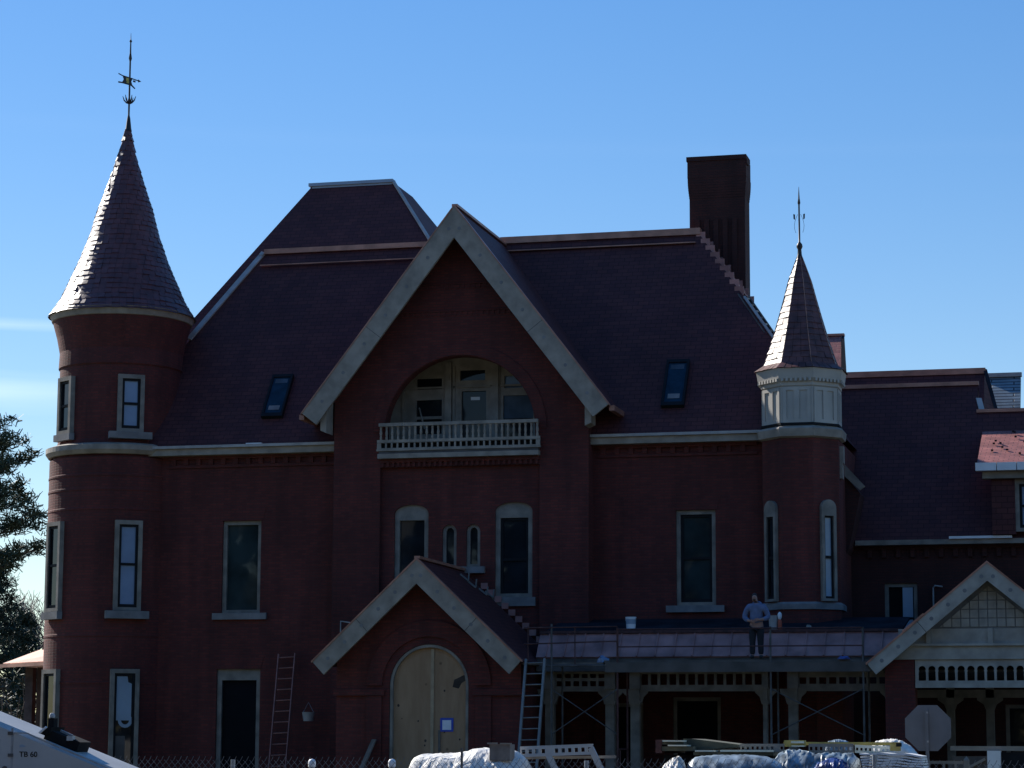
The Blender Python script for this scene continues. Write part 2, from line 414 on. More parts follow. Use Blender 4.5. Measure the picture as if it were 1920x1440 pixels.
def window(x0, x1, z0, z1, Y, fw=.11, pane='glass', sash='double', sill=None, rise=0, xf=None, rec=.07, trim='trim_grey', top=None, sashw=.068, split=.5):
    """timber window in a wall opening; returns the outline of the hole."""
    zs = z1 - rise
    out = arched(x0, x1, z0, zs, rise) if rise else rect(x0, x1, z0, z1)
    top = fw if top is None else top
    ix0, ix1, iz0 = x0 + fw, x1 - fw, z0 + fw * .8
    iz1 = z1 - top
    inn = rect(ix0, ix1, iz0, iz1)
    if rise and top < rise * .8: inn = arched(ix0, ix1, iz0, zs, max(.02, z1 - top - zs))
    f = MB().panel(out, [inn], Y + rec, .10, xf=xf)
    fr = part('window', f, trim)
    p = MB().panel(inn, [], Y + rec + .085, xf=xf); part('pane', p, pane, fr)
    if sash:
        sm = MB(); d0, d1 = Y + rec + .045, Y + rec + .08
        g_ = xf or (lambda x, y, z: Vector((x, y, z)))
        def sb(a0, a1, b0, b1): sm.slab(rect(a0, a1, b0, b1), d0, d1, xf=xf)
        ze = iz1 if not (rise and top < rise * .8) else zs + .01
        sb(ix0, ix0 + sashw, iz0, ze); sb(ix1 - sashw, ix1, iz0, ze)
        sb(ix0 + sashw, ix1 - sashw, iz0, iz0 + sashw * 1.3)
        if ze == iz1: sb(ix0 + sashw, ix1 - sashw, iz1 - sashw, iz1)
        if sash == 'double':
            zm = iz0 + (iz1 - iz0) * split; sb(ix0 + sashw, ix1 - sashw, zm - .035, zm + .035)
        part('sash', sm, 'dark_paint', fr)
    if sill:
        s0, s1, q0, q1, pr = sill
        part('sill', MB().slab(rect(s0, s1, q0, q1), Y - pr, Y + .12, xf=xf), 'stone', fr)
    return out

# ---- main front wall, left of the bay
hl1 = window(-8.27, -7.14, 5.57, 8.12, 0, sill=(-8.5, -6.93, 5.39, 5.565, .10), pane='glass_green', sash=None)
hl0 = window(-8.36, -7.09, 0.95, 4.03, 0, sash=None, pane='void', fw=.13, top=.30, trim='trim_grey', sill=(-8.5, -6.95, .75, .945, .1))
wm = MB().panel(rect(-11.6, -4.86, 0.45, 9.95), [hl1, hl0], 0, .25)
part('brick_wall', wm, 'brick')
# flat brick arches over the windows, a shade proud of the wall
for (a, b, z) in ((-8.42, -7.0, 8.125), (-8.45, -6.98, 4.035), (4.37, 5.7, 8.175)):
    part('brick_lintel', MB().slab([(a + .1, z), (b - .1, z), (b, z + .38), (a, z + .38)], -.012, .0), 'brick')
# ---- main front wall, right of the bay
hr1 = window(4.5, 5.56, 5.65, 8.17, 0, sill=(4.24, 5.79, 5.47, 5.645, .12), pane='glass_green', sash='double', split=.5)
hr0 = window(ux(1262, 1390, 0), ux(1352, 1390, 0), .7, 3.25, 0, sash=None, pane='void', fw=.10)
hr2 = window(2.75, 3.6, .5, 3.1, 0, sash=None, pane='void', fw=.10)
hr3 = window(7.7, 8.4, .7, 3.2, 0, sash=None, pane='void', fw=.10)
wm = MB().panel(rect(2.26, 8.84, 0.45, 9.95), [hr1, hr0, hr2, hr3], 0, .25)
part('brick_wall', wm, 'brick')
# ---- plinth, side and back walls of the block
part('plinth', MB().box(-11.5, 8.9, -.06, .0, 0, .45), 'stone')
sw = MB()
sw.face([(-11.6, .26, 0), (-11.6, 9, 0), (-11.6, 9, 9.95), (-11.6, .26, 9.95)])
sw.face([(8.84, .0, 0), (8.84, 9, 0), (8.84, 9, 9.95), (8.84, .0, 9.95)])
sw.face([(-11.6, 9, 0), (8.84, 9, 0), (8.84, 9, 9.95), (-11.6, 9, 9.95)])
part('brick_wall', sw, 'brick')
# ---- eaves: cream cornice with dark shadow gap
for (a, b) in ((-10.4, -4.86), (2.26, 7.2)):
    part('eaves_cornice', MB().box(a, b, -.34, .02, 9.95, 10.13), 'trim')
    part('gutter', MB().box(a, b, -.42, -.30, 10.135, 10.21), 'lead')
for (a, b) in ((-9.9, -4.95), (2.4, 6.7)):           # corbelled brick course under the eaves
    m = MB(); m.box(a, b, -.05, .0, 9.62, 9.70); m.box(a, b, -.09, .0, 9.86, 9.945)
    n = int((b - a) / .36)
    for k in range(n):
        x = a + .08 + k * (b - a - .16) / n; m.box(x, x + .13, -.075, .0, 9.70, 9.86)
    part('corbel_course', m, 'brick')
part('roof_label', MB().box(-7.5, -7.05, -.40, -.28, 10.215, 10.24), 'white')

# ---- main roof
ra = math.atan2(RIDGE - EAVE, YR - YE); RN = Vector((0, -math.sin(ra), math.cos(ra)))
P0 = (0, YE, EAVE)
hl_lo = onplane(358, 635, P0, RN); hl_hi = onplane(490, 482, P0, RN)
hr_hi = onplane(1310, 437, P0, RN); hr_lo = onplane(1450, 635, P0, RN)
def on_line(a, b, z): t = (z - a.z) / (b.z - a.z); return a + (b - a) * t
LR = on_line(hl_lo, hl_hi, RIDGE); LEv = on_line(hl_lo, hl_hi, EAVE)
RRp = on_line(hr_hi, hr_lo, RIDGE); REv = on_line(hr_hi, hr_lo, EAVE)
YB = 2 * YR - YE
rf = MB()
NX0, NX1, NZ = -3.95, 1.35, 12.9
rf.face([LEv, (NX0, YE, EAVE), (NX0, roofY(NZ), NZ), on_line(LEv, LR, NZ)])
rf.face([(NX1, YE, EAVE), REv, on_line(REv, RRp, NZ), (NX1, roofY(NZ), NZ)])
rf.face([on_line(LEv, LR, NZ), (NX0, roofY(NZ), NZ), (NX1, roofY(NZ), NZ), on_line(REv, RRp, NZ), RRp, LR])
rf.face([(REv.x, YB, EAVE), (LEv.x, YB, EAVE), LR, RRp])
rf.face([REv, (REv.x, YB, EAVE), RRp])
rf.face([(LEv.x, YB, EAVE), LEv, LR])
part('slate_roof', rf, 'slate')
# ridge copper and hip flashings
rc = MB(); rc.box(LR.x, -3.0, YR - .16, YR + .16, RIDGE - .10, RIDGE + .05)
rc.box(LR.x, -3.0, roofY(16.05) - .10, roofY(16.05), 16.08, 16.11)
part('copper_ridge', rc, 'copper')
rc = MB(); rc.box(-1.4, RRp.x + .1, YR - .16, YR + .16, RIDGE - .12, RIDGE + .07)
rc.box(-1.2, RRp.x, roofY(16.2) - .10, roofY(16.2), 16.195, 16.225)
part('copper_ridge', rc, 'copper')
off = RN * .05
hp = MB(); hp.bar(hl_lo - (hl_hi - hl_lo) * .02 + off, hl_hi + off, .16, .05, RN)
hp.bar(hl_hi + off, on_line(hl_lo, hl_hi, 16.52) + off, .12, .10, RN)
part('hip_flashing', hp, 'lead')
hp = MB(); hp.bar(on_line(hr_hi, hr_lo, 14.3) + off, on_line(hr_hi, hr_lo, 12.0) + off, .07, .05, RN)
part('hip_flashing', hp, 'lead')

# ---- rear pyramid roof that rises behind
YP = 9.0; pr = 1.42
ZT = 19.7; xa, xb = ux(585, 350, YP), ux(737, 343, YP)
def pyr(z): return YP - (ZT - z) / pr
pn = Vector((0, -pr, 1)).normalized(); pp = (0, YP, ZT)
pl = onplane(365, 595, pp, pn); pr2 = onplane(806, 452, pp, pn)
TL = Vector((xa, YP, ZT)); TR = Vector((xb, YP, ZT))
BL = on_line(TL, pl, 9.9); BR = on_line(TR, pr2, 9.9)
TLb = TL + Vector((0, 2.2, 0)); TRb = TR + Vector((0, 2.2, 0))
BLb = Vector((BL.x, 2 * (YP + 1.1) - BL.y, 9.9)); BRb = Vector((BR.x, BLb.y, 9.9))
py = MB()
py.face([BL, BR, TR, TL]); py.face([BR, BRb, TRb, TR]); py.face([BRb, BLb, TLb, TRb]); py.face([BLb, BL, TL, TLb]); py.face([TL, TR, TRb, TLb])
part('slate_roof', py, 'slate')
part('roof_cap', MB().box(xa - .08, xb + .02, YP - .12, YP + .2, ZT - .02, ZT + .08).box(xa + .02, xb, YP - .06, YP - .0, ZT - .14, ZT - .02), 'blind')
hb = MB(); hb.bar(TR + Vector((0, -.02, .04)), on_line(TR, pr2, 16.3) + Vector((0, -.02, .04)), .10, .05)
part('hip_flashing', hb, 'lead')
rw_ = MB(); rw_.box(BL.x + .3, BR.x - .3, 9.05, BLb.y - .3, 0, 9.95); part('brick_wall', rw_, 'brick')

# ---- skylights on the front slope
def skylight(px0, px1, py0, py1):
    a = onplane(px0, py1, P0, RN); b = onplane(px1, py1, P0, RN)
    c = onplane((px0 + px1) / 2, py0, P0, RN)
    x0, x1 = a.x, b.x; ylo, yhi = a.y, c.y
    def T(x, y, h): return Vector((x, y, roofZ(y))) + RN * h
    fr = MB()
    def strip(xa_, xb_, ya, yb, h):
        q = [T(xa_, ya, h), T(xb_, ya, h), T(xb_, yb, h), T(xa_, yb, h)]; fr.sheet(q, h + .02)
    e = .06
    strip(x0, x0 + e, ylo, yhi, .13); strip(x1 - e, x1, ylo, yhi, .13)
    strip(x0 + e, x1 - e, ylo, ylo + e * 1.2, .13); strip(x0 + e, x1 - e, yhi - e, yhi, .13)
    f = part('skylight', fr, 'dark_paint')
    pm = MB(); pm.face([T(x0 + e, ylo + e, .09), T(x1 - e, ylo + e, .09), T(x1 - e, yhi - e, .09), T(x0 + e, yhi - e, .09)])
    part('pane', pm, 'skylight', f)
    lm = MB()
    dy = yhi - ylo; dx = x1 - x0
    lm.face([T(x0 + dx * .24, ylo + dy * .16, .10), T(x1 - dx * .24, ylo + dy * .16, .10), T(x1 - dx * .24, ylo + dy * .26, .10), T(x0 + dx * .24, ylo + dy * .26, .10)])
    part('sticker', lm, 'stone', f)
    lm = MB(); lm.face([T(x0 + dx * .2, ylo + dy * .80, .10), T(x1 - dx * .2, ylo + dy * .80, .10), T(x1 - dx * .2, ylo + dy * .9, .10), T(x0 + dx * .2, ylo + dy * .9, .10)])
    part('sticker', lm, 'dimblind', f)
skylight(491, 530, 708, 786); skylight(1240, 1283, 680, 766)

# ---- chimney stack
cx0, cx1 = 4.13, 5.74
ch = MB(); ch.box(cx0, cx1, 4.5, 5.35, 10.5, 17.55)
for k in range(9):                                   # corbelled head
    e = .045 * math.sin(math.pi * .5 * k / 8) + .0
    ch.box(cx0 - e, cx1 + e, 4.5 - e, 5.35 + e, 17.55 + k * .075, 17.55 + k * .075 + .0749)
ch.box(cx0 - .05, cx1 + .05, 4.45, 5.30, 18.22, 18.72)
for k in range(5):
    x = cx0 + .16 + k * .27; ch.box(x, x + .14, 4.44, 4.5, 13.5, 17.0)
chim = part('chimney', ch, 'brick_dark')
part('chimney_cap', MB().box(cx0 - .075, cx1 + .06, 4.42, 5.2, 18.72, 18.85).box(cx1 + .052, cx1 + .085, 4.43, 4.8, 18.58, 18.72), 'brick_dark', chim)
part('chimney_pot', MB().lathe([(.11, 18.86), (.11, 18.93), (.08, 18.95)], 4.85, 5.0, 10), 'stone', chim)
part('chimney_pot', MB().lathe([(.13, 18.86), (.13, 18.95), (.10, 18.97)], 5.42, 5.0, 10), 'brick', chim)
for k in range(9):                                   # stepped copper flashing
    q = on_line(hr_hi, hr_lo, 16.45 - k * .235)
    st = MB().box(q.x - .10, q.x + .17, 4.46, 4.495, q.z - .15, q.z + .12)
    st.bar((q.x, 4.478, q.z - .02), (q.x, q.y, q.z - .03), .22, .03); st.box(q.x - .12, q.x + .14, q.y - .02, q.y + .03, q.z - .16, q.z + .10)
    part('step_flashing', st, 'copper_pink')

# ---- gable bay
GX, GZ, GS = -1.29, 16.42, 1.303                     # apex, roof line slope
YBAY = -.6
def gz(x): return GZ - abs(x - GX) * GS
arch = arched(-3.40, 0.80, 9.80, 10.40, 2.04, 28)
bw = -3.53; be = .92
recess = rect(bw, be, .45, 9.42)
outl = [(-4.86, .45), (bw - .001, .45), (bw - .001, 9.43), (be + .001, 9.43), (be + .001, .45), (2.26, .45), (2.26, gz(2.26) - .12), (GX, GZ - .16), (-4.86, gz(-4.86) - .12)]
g_ = MB().panel(outl, [arch], YBAY, .35)
for x in (bw, be): g_.face([(x, YBAY, .45), (x, YBAY + .12, .45), (x, YBAY + .12, 9.43), (x, YBAY, 9.43)])
g_.face([(bw, YBAY, 9.43), (be, YBAY, 9.43), (be, YBAY + .12, 9.43), (bw, YBAY + .12, 9.43)])
for x in (-4.86, 2.26): g_.face([(x, YBAY, .45), (x, .3, .45), (x, 4, 11.6), (x, YBAY, 11.6)]); 
part('bay_wall', g_, 'brick')
# brick arch ring round the balcony opening and a dentil band
ring = MB()
o_ = arc(GX - .01, 10.40, 2.42, 0, 180, 28, 2.36); i_ = arc(GX - .01, 10.40, 2.12, 0, 180, 28, 2.06)
ring.slab(o_ + i_[::-1], YBAY - .03, YBAY - .001)
part('arch_ring', ring, 'brick')
def dentil_row(a, b, z, step, wd_, ht, proud, Yw, mat='brick', cap=.05):
    m = MB(); n_ = int((b - a) / step); st_ = (b - a) / n_
    for k in range(n_): m.box(a + st_ * k + (st_ - wd_) / 2, a + st_ * k + (st_ + wd_) / 2, Yw - proud, Yw - .0035, z, z + ht)
    m.box(a, b, Yw - proud - .012, Yw, z + ht, z + ht + cap); m.box(a, b, Yw - .003, Yw + .01, z, z + ht)
    return part('brick_dentils', m, mat)
dentil_row(bw, be, 9.44, .145, .07, .12, .05, YBAY, cap=.09)
dentil_row(-3.2, .6, 13.55, .15, .07, .11, .025, YBAY, cap=.03)
dentil_row(-2.5, -.1, 14.3, .15, .07, .11, .025, YBAY, cap=.03)
# gable slates: shingled top of the gable is brick pattern; roof slabs
gr = MB()
for s_ in (-1, 1):
    e = GX + s_ * 4.25
    A = Vector((GX, -1.32, GZ + .02)); B = Vector((e, -1.32, gz(e) + .02)); C_ = Vector((e, 3.4, gz(e) + .02)); D_ = Vector((GX, 4.25, GZ + .02))
    gr.sheet([A, B, C_, D_] if s_ > 0 else [A, D_, C_, B], .12)
part('gable_roof', gr, 'slate')
part('copper_ridge', MB().box(GX - .08, GX + .08, -1.32, 4.1, GZ - .0, GZ + .07), 'copper')
# bargeboards
def bargeboards(ax, az, s, hw, wdt, Y, th=.09, mat='trim', dots=6, tail=.0):
    """white raking boards of vertical width wdt; ends cut square to the slope."""
    ln = math.hypot(1, s); pw = wdt / ln              # perpendicular width
    for sg in (-1, 1):
        ox, oz = ax + sg * hw, az - hw * s
        ix, iz = ox - sg * pw * s / ln, oz - pw / ln
        poly = [(ax, az), (ox, oz), (ix, iz), (ax, az - wdt)]
        b_ = part('bargeboard', MB().slab(poly, Y, Y + th), mat)
        dm = MB()
        for k in range(dots):
            t = (k + .6) / dots; cxx = ax + sg * hw * t * .97 - sg * pw * s / ln * .5; czz = az - hw * s * t * .97 - pw / ln * .5
            dm.slab([(cxx + .05 * math.cos(R(j * 45)), czz + .05 * math.sin(R(j * 45))) for j in range(8)], Y - .006, Y + .001)
        part('bolt_plate', dm, 'stone', b_)
        t = .58; qx_, qz_ = ax + sg * hw * t, az - hw * s * t
        part('board_joint', MB().bar((qx_ - sg * .0, Y - .0015, qz_), (qx_ - sg * pw * s / ln, Y - .0015, qz_ - pw / ln), .003, .014), 'fascia', b_)
        part('edge_flashing', MB().slab([(ax, az + .05), (ox + sg * .03, oz + .05 - .03 * s), (ox + sg * .03, oz - .03 * s), (ax, az)], Y - .02, Y + th + .05), 'copper', b_)
bargeboards(GX, GZ, GS, 4.25, .86, -1.36, dots=7)
# soffit brackets at the gable feet
for x, sg in ((-4.86, -1), (2.26, 1)):
    k_ = MB().slab([(x + sg * .03, 10.35), (x + sg * .20, 10.42), (x + sg * .20, 11.45), (x + sg * .03, 11.6)], -1.2, -.64)
    part('gable_bracket', k_, 'trim')
part('gutter', MB().bar((3.02, -1.2, 10.80), (3.02, 2.5, 10.80), .14, .14), 'copper')
part('gutter', MB().bar((-5.60, -1.2, 10.80), (-5.60, 2.5, 10.80), .14, .14), 'copper')
# recessed wall with windows
YRW = YBAY + .12
hb1 = window(-3.15, -2.19, 5.89, 8.42, YRW, rise=.24, top=.42, pane='glass', sash=None, fw=.13, sill=(-3.28, -2.05, 5.65, 5.885, .08))
hb2 = window(-.33, .70, 5.89, 8.44, YRW, rise=.24, top=.42, pane='glass', sash='double', split=.45, fw=.13, sill=(-.45, .80, 5.65, 5.885, .08))
hs1 = window(-1.80, -1.40, 6.72, 7.86, YRW, rise=.20, top=.08, pane='glass', sash=None, fw=.09)
hs2 = window(-1.13, -.74, 6.72, 7.86, YRW, rise=.20, top=.08, pane='glass', sash=None, fw=.09)
part('window_sill', MB().box(-1.98, -.60, YRW - .14, YRW + .02, 6.54, 6.715), 'stone')
rw2 = MB().panel(rect(bw, be, .45, 9.43), [hb1, hb2, hs1, hs2], YRW, .22)
part('brick_wall', rw2, 'brick')
# balcony inside the arch
YI = .95
bi = MB()
bi.face([(-3.6, -.25, 9.80), (1.0, -.25, 9.80), (1.0, YI, 9.80), (-3.6, YI, 9.80)])
for x in (-3.75, 1.15): bi.face([(x, -.25, 9.80), (x, YI, 9.80), (x, YI, 12.7), (x, -.25, 12.7)])
bi.face([(-3.75, -.25, 12.7), (1.15, -.25, 12.7), (1.15, YI, 12.7), (-3.75, YI, 12.7)])
part('balcony_lining', bi, 'trim')
def bwn(px0, px1, py0, py1): return (ux(px0, py0, YI), ux(px1, py0, YI), uz(px0, py1, YI), uz(px0, py0, YI))
wins = [bwn(782, 829, 711, 731), bwn(781, 829, 751, 815), bwn(863, 910, 695, 714), bwn(866, 912, 734, 826), bwn(946, 990, 705, 728), bwn(944, 1000, 742, 822)]
bb = MB().panel(rect(-3.8, 1.5, 9.79, 12.8), [rect(*q) for q in wins], YI - .02, .10)
bk = part('balcony_back_wall', bb, 'trim')
for k, q in enumerate(wins):
    part('pane', MB().panel(rect(*q), [], YI + .06), 'film_and_reflection' if k == 4 else ('glass' if k else 'void'), bk)  # upper right light gets a flat blue in place of its sky reflection
mu = MB()                                             # posts and rails of the glazed screen
for px in (842, 930): x = ux(px, 760, YI); mu.box(x - .09, x + .09, YI - .12, YI - .025, 9.8, 12.5)
for px in (757, 852, 922, 936): x = ux(px, 760, YI); mu.box(x - .03, x + .03, YI - .07, YI - .025, 9.8, 12.4)
mu.box(-3.3, .9, YI - .07, YI - .026, wins[3][3] + .10, wins[3][3] + .15)
part('screen_post', mu, 'trim', bk)
q = wins[1]; part('sash_rail', MB().box(q[0], q[1], YI - .01, YI + .05, q[2] + .42, q[2] + .50), 'trim', bk)
q = wins[3]; part('door_notice', MB().box(ux(882, 747, YI), ux(899, 747, YI), YI + .045, YI + .055, uz(882, 750, YI), uz(882, 744, YI)), 'white', bk)
q = wins[5]; part('window_blind', MB().box(q[0], q[1], YI + .03, YI + .055, q[2] + .55, q[3]), 'dimblind', bk)
part('leaning_lath', MB().bar((ux(786, 765, .6), .6, uz(786, 765, .6)), (ux(800, 800, .6), .4, uz(800, 806, .6)), .03, .03), 'trim', bk)
# balustrade
YT = -.74
zt, zm1, zm0, zb1, zb0, zq1, zq0 = 10.58, 10.17, 10.05, 9.92, 9.895, 9.785, 9.66
bx0, bx1 = -3.53, .92
ba = MB()
ba.box(bx0, bx1, YT - .06, YT + .06, zt - .045, zt + .045)
ba.box(bx0 - .05, bx1 + .05, YT - .03, YT + .03, zm0 + .03, zm1)
holes = []
n = 27; pitch = (bx1 - bx0 - .08) / n
for k in range(n):
    x = bx0 + .04 + pitch * (k + .5); holes.append(rect(x - .058, x + .058, zm0 - .105, zm0 + .028))
ba.panel(rect(bx0 - .05, bx1 + .05, zb0 + .01, zm0 + .04), holes, YT - .03, .06)
ba.panel(rect(bx0 - .05, bx1 + .05, zb0 + .01, zm0 + .04), holes, YT + .03)
ba.box(bx0 - .06, bx1 + .06, YT - .05, YT + .05, zb0 - .03, zb0 + .02)
bal = part('balustrade', ba, 'trim')
for k in range(n + 1):
    x = bx0 + .05 + pitch * k
    part('baluster', MB().lathe([(.036, zm1 - .002), (.036, zm1 + .06), (.026, zm1 + .10), (.040, zm1 + .18), (.026, zt - .12), (.036, zt - .09), (.036, zt - .045)], x, YT, 6), 'trim', bal)
part('balcony_shade_board', MB().box(bx0, bx1, YT + .05, YT + .07, zb0 + .02, zm0 + .05), 'void')  # added dark board that stands for shade behind the rail holes
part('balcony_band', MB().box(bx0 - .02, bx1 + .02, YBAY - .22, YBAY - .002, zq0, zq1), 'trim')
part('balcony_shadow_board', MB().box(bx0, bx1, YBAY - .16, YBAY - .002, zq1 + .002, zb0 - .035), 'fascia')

# ---- round tower
TX, TY = -11.83, .9
k_ = mpp(TX, TY, 12)
tw = MB()
zz = [uz(228, y, TY) for y in (600, 615, 640, 668, 700)]
tw.lathe([(1.94, .0), (1.94, 9.9), (1.88, 9.9), (1.73, 10.45), (1.73, zz[4]), (1.77, zz[4] + .05), (1.75, zz[3]), (1.84, zz[2]), (1.95, zz[1]), (2.0, zz[0])], TX, TY, 72)
part('tower_wall', tw, 'brick', smooth=False)
bt = MB()
bt.lathe([(1.90, 9.98), (1.98, 9.99), (2.06, 10.10), (2.06, 10.24), (1.9, 10.30), (1.7, 10.32)], TX, TY, 72)
part('tower_band', bt, 'trim')
rim = MB()
z0 = zz[0]
rim.lathe([(1.92, z0 - .18), (2.0, z0 - .15), (2.06, z0 + .02), (2.09, z0 + .07), (1.5, z0 + .10)], TX, TY, 72)
part('tower_cornice', rim, 'trim')
# sunlit quoins and string courses down the left side
for z in (9.35, 8.95, 8.4, 4.9, 3.6):
    part('string_course', MB().lathe([(1.941, z), (1.955, z + .02), (1.955, z + .07), (1.941, z + .09)], TX, TY, 72), 'brick')
for z in (12.7, 13.25):
    part('string_course', MB().lathe([(1.731, z), (1.755, z + .02), (1.755, z + .06), (1.731, z + .08)], TX, TY, 72), 'brick')
# conical slate roof
prof_px = [(593, 137), (569, 117), (538, 103), (493, 83), (444, 65), (391, 50), (342, 32.5), (293, 17.5), (245, 6)]
prof = [(h * k_ * 1.0, uz(228 + (593 - y) * .03, y, TY)) for y, h in prof_px]
prof[0] = (2.10, prof[0][1] - .10)
def prof_at(z):
    for (r0, z0_), (r1, z1_) in zip(prof, prof[1:]):
        if z0_ <= z <= z1_: return r0 + (r1 - r0) * (z - z0_) / (z1_ - z0_)
    return prof[-1][0]
cone = MB(); cone.lathe([(max(.01, r - .03), z) for r, z in prof], TX, TY, 60)
part('tower_roof_deck', cone, 'membrane')
sl = MB(); z = prof[0][1]; row = 0
rr = random.Random(3)
while z < prof[-1][1] - .05:
    r0 = prof_at(z); z2 = z + .155; r1 = prof_at(min(z2 + .05, prof[-1][1]))
    n = max(6, int(2 * math.pi * r0 / .20))
    for k in range(n):
        a = 2 * math.pi * (k + .5 * (row % 2)) / n; d = math.pi / n * .97
        j = rr.uniform(-.008, .012); jz = rr.uniform(-.012, .012)
        def q(rad, ang, zz_): return (TX + rad * math.cos(ang), TY + rad * math.sin(ang), zz_)
        tw_ = rr.uniform(-.006, .006)
        sl.face([q(r0 + .018 + j - tw_, a - d, z + jz), q(r0 + .018 + j + tw_, a + d, z + jz), q(r1 + .002, a + d, z2 + .05), q(r1 + .002, a - d, z2 + .05)])
        sl.face([q(r0 + .018 + j, a + d, z + jz), q(r0 + .018 + j, a - d, z + jz), q(r0 - .005, a - d, z + jz), q(r0 - .005, a + d, z + jz)])
    z = z2; row += 1
part('tower_roof', sl, 'slate_loose')
# finial with weather vane
fx, fy = TX + .02, TY
def fz(y): return uz(243, y, TY)
fi = MB()
fi.lathe([(.105, fz(246)), (.085, fz(240)), (.05, fz(222)), (.028, fz(216)), (.028, fz(195)), (.05, fz(190)), (.028, fz(184)), (.025, fz(115)), (.05, fz(110)), (.025, fz(100)), (.018, fz(80)), (.042, fz(78)), (.012, fz(74)), (.004, fz(62))], fx, fy, 10)
fin = part('finial', fi, 'iron', smooth=True)
vd = Vector((.90, -.25, -.34)).normalized() * 1.12           # vane direction (pointer to the right, tipped)
vn = Vector((0, 0, 1))
def vp(t, h, n_=0): return Vector((fx, fy, fz(152))) + vd * t + vn * h + vd.cross(vn).normalized() * n_
vm = MB()
def flat(poly, th=.02):
    a = [vp(t, h, -th / 2) for t, h in poly]; b = [vp(t, h, th / 2) for t, h in poly]
    vm.face(a); vm.face(b[::-1])
    for k in range(len(a)): k2 = (k + 1) % len(a); vm.face([a[k], a[k2], b[k2], b[k]])
flat([(-.26, .12), (-.21, .0), (-.28, -.13), (.10, -.13), (.05, 0), (.10, .11)])
flat([(-.40, .15), (-.26, .12), (-.26, .085), (-.40, .115)]); flat([(-.40, -.10), (-.26, -.085), (-.28, -.13), (-.40, -.145)])
flat([(.05, .11), (.36, .095), (.36, .06), (.05, .075)]); flat([(.30, .12), (.40, .078), (.30, .035)])
flat([(.05, -.13), (.18, -.20), (.20, -.17), (.10, -.10)]); flat([(.12, .05), (.2, .06), (.2, .0), (.12, .0)])
vane = part('weather_vane', vm, 'iron', fin)
vm = MB(); flat([(-.12, .07), (.02, .08), (.02, -.08), (-.10, -.08)], .03); vm.build('gilded_panel', M['gold'], fin)
hk = MB()
for a in range(6):
    an = a * math.pi / 3 + .3; c, s_ = math.cos(an), math.sin(an)
    zc = fz(194)
    hk.tube([(fx, fy, zc), (fx + .08 * c, fy + .08 * s_, zc + .02), (fx + .15 * c, fy + .15 * s_, zc + .10), (fx + .19 * c, fy + .19 * s_, zc + .22)], [.022, .022, .02, .008], 5)
part('scroll_ornament', hk, 'iron', fin)
# tower windows: flat frames set a hand's breadth into the curved wall
def face_xf(cx, cy, r, phi):                           # local x along tangent, y outward(-)/inward(+)
    c, s_ = math.cos(phi), math.sin(phi)
    def f_(x, y, z): return Vector((cx + s_ * (r - y) + c * x, cy - c * (r - y) + s_ * x, z))
    return f_
tower_phi = R(33), R(-36)
for phi in tower_phi:
    seen = phi > 0
    for (za, zb, r, w_, pane, sl_) in ((10.62, 12.24, 1.73, .74, 'film_and_reflection', (10.42, 10.61)), (5.62, 8.12, 1.94, .76, 'film_and_reflection', (5.40, 5.61)), (.95, 4.02, 1.94, .80, 'paperglass', None)):
        xf = face_xf(TX, TY, r, phi)
        if pane == 'paperglass': pane = 'glass'
        window(-w_ / 2, w_ / 2, za, zb, -.10, fw=.115, pane=pane if seen else 'glass', xf=xf, rec=0, sash='double' if za > 2 else 'single', split=.52 if za < 10 else .50,
               sill=(-.60 if seen else -.44, .60 if seen else .44, sl_[0], sl_[1], .10 if seen else .05) if sl_ else None)
        # timber box that closes the frame back to the curved wall
        bx = MB(); o_ = rect(-w_ / 2, w_ / 2, za, zb)
        for k in range(4):
            (xa_, za_), (xb_, zb_) = o_[k], o_[(k + 1) % 4]
            bx.face([xf(xa_, -.10, za_), xf(xb_, -.10, zb_), xf(xb_, .12, zb_), xf(xa_, .12, za_)])
        part('window_box', bx, 'trim_grey')
# what shows behind the glass of the tower's ground-floor window: sheet of paper and plywood
xf = face_xf(TX, TY, 1.94, R(33))
part('white_sheet', MB().panel([(-.27, 2.62), (.20, 2.62), (.20, 3.62), (.10, 3.66), (.08, 3.82), (-.27, 3.82)], [], -.022, xf=xf), 'blind')
part('paper_ring', MB().panel(arc(.04, 2.62, .20, 0, 360, 16), [arc(.04, 2.62, .11, 0, 360, 12)], -.026, xf=xf), 'blind')
part('plywood_offcut', MB().panel(rect(-.27, .05, .98, 2.2), [], -.022, xf=xf), 'fascia')
# copper downspout at the tower's left flank
part('downspout', MB().tube([(ux(91, 1240, .2), .2, 4.2), (ux(90, 1400, .2), .2, .3)], .035, 8), 'copper_pink')
# side porch with copper roof left of the tower
c0 = Vector((ux(5, 1244, 4.2), 4.2, uz(5, 1244, 4.2))); zlo = c0.z
c1 = Vector((-13.75, 1.75, zlo)); c2 = Vector((c0.x, 7.0, zlo))
t0 = c0 + Vector((.95, .50, .42)); t1 = c1 + Vector((.65, 1.0, .42)); t2 = Vector((t0.x, 6.4, zlo + .42))
part('side_bay_roof', MB().sheet([c0, c1, t1, t0], .06).sheet([c2, c0, t0, t2], .06), 'copper_bright')
part('side_bay_gutter', MB().bar(c0 + Vector((-.04, -.04, -.08)), c1 + Vector((-.04, -.04, -.08)), .10, .10), 'copper')
part('side_bay_upstand', MB().slab(rect(t0.x, -13.3, zlo + .36, zlo + .66), 4.9, 6.0), 'fascia')
part('side_bay_wall', MB().box(c0.x + .9, -13.2, 4.7, 7.0, 0, zlo - .1), 'fascia')
part('side_bay_post', MB().box(c0.x + .70, c0.x + .95, 4.3, 4.55, 0, zlo - .12), 'bark_grey')

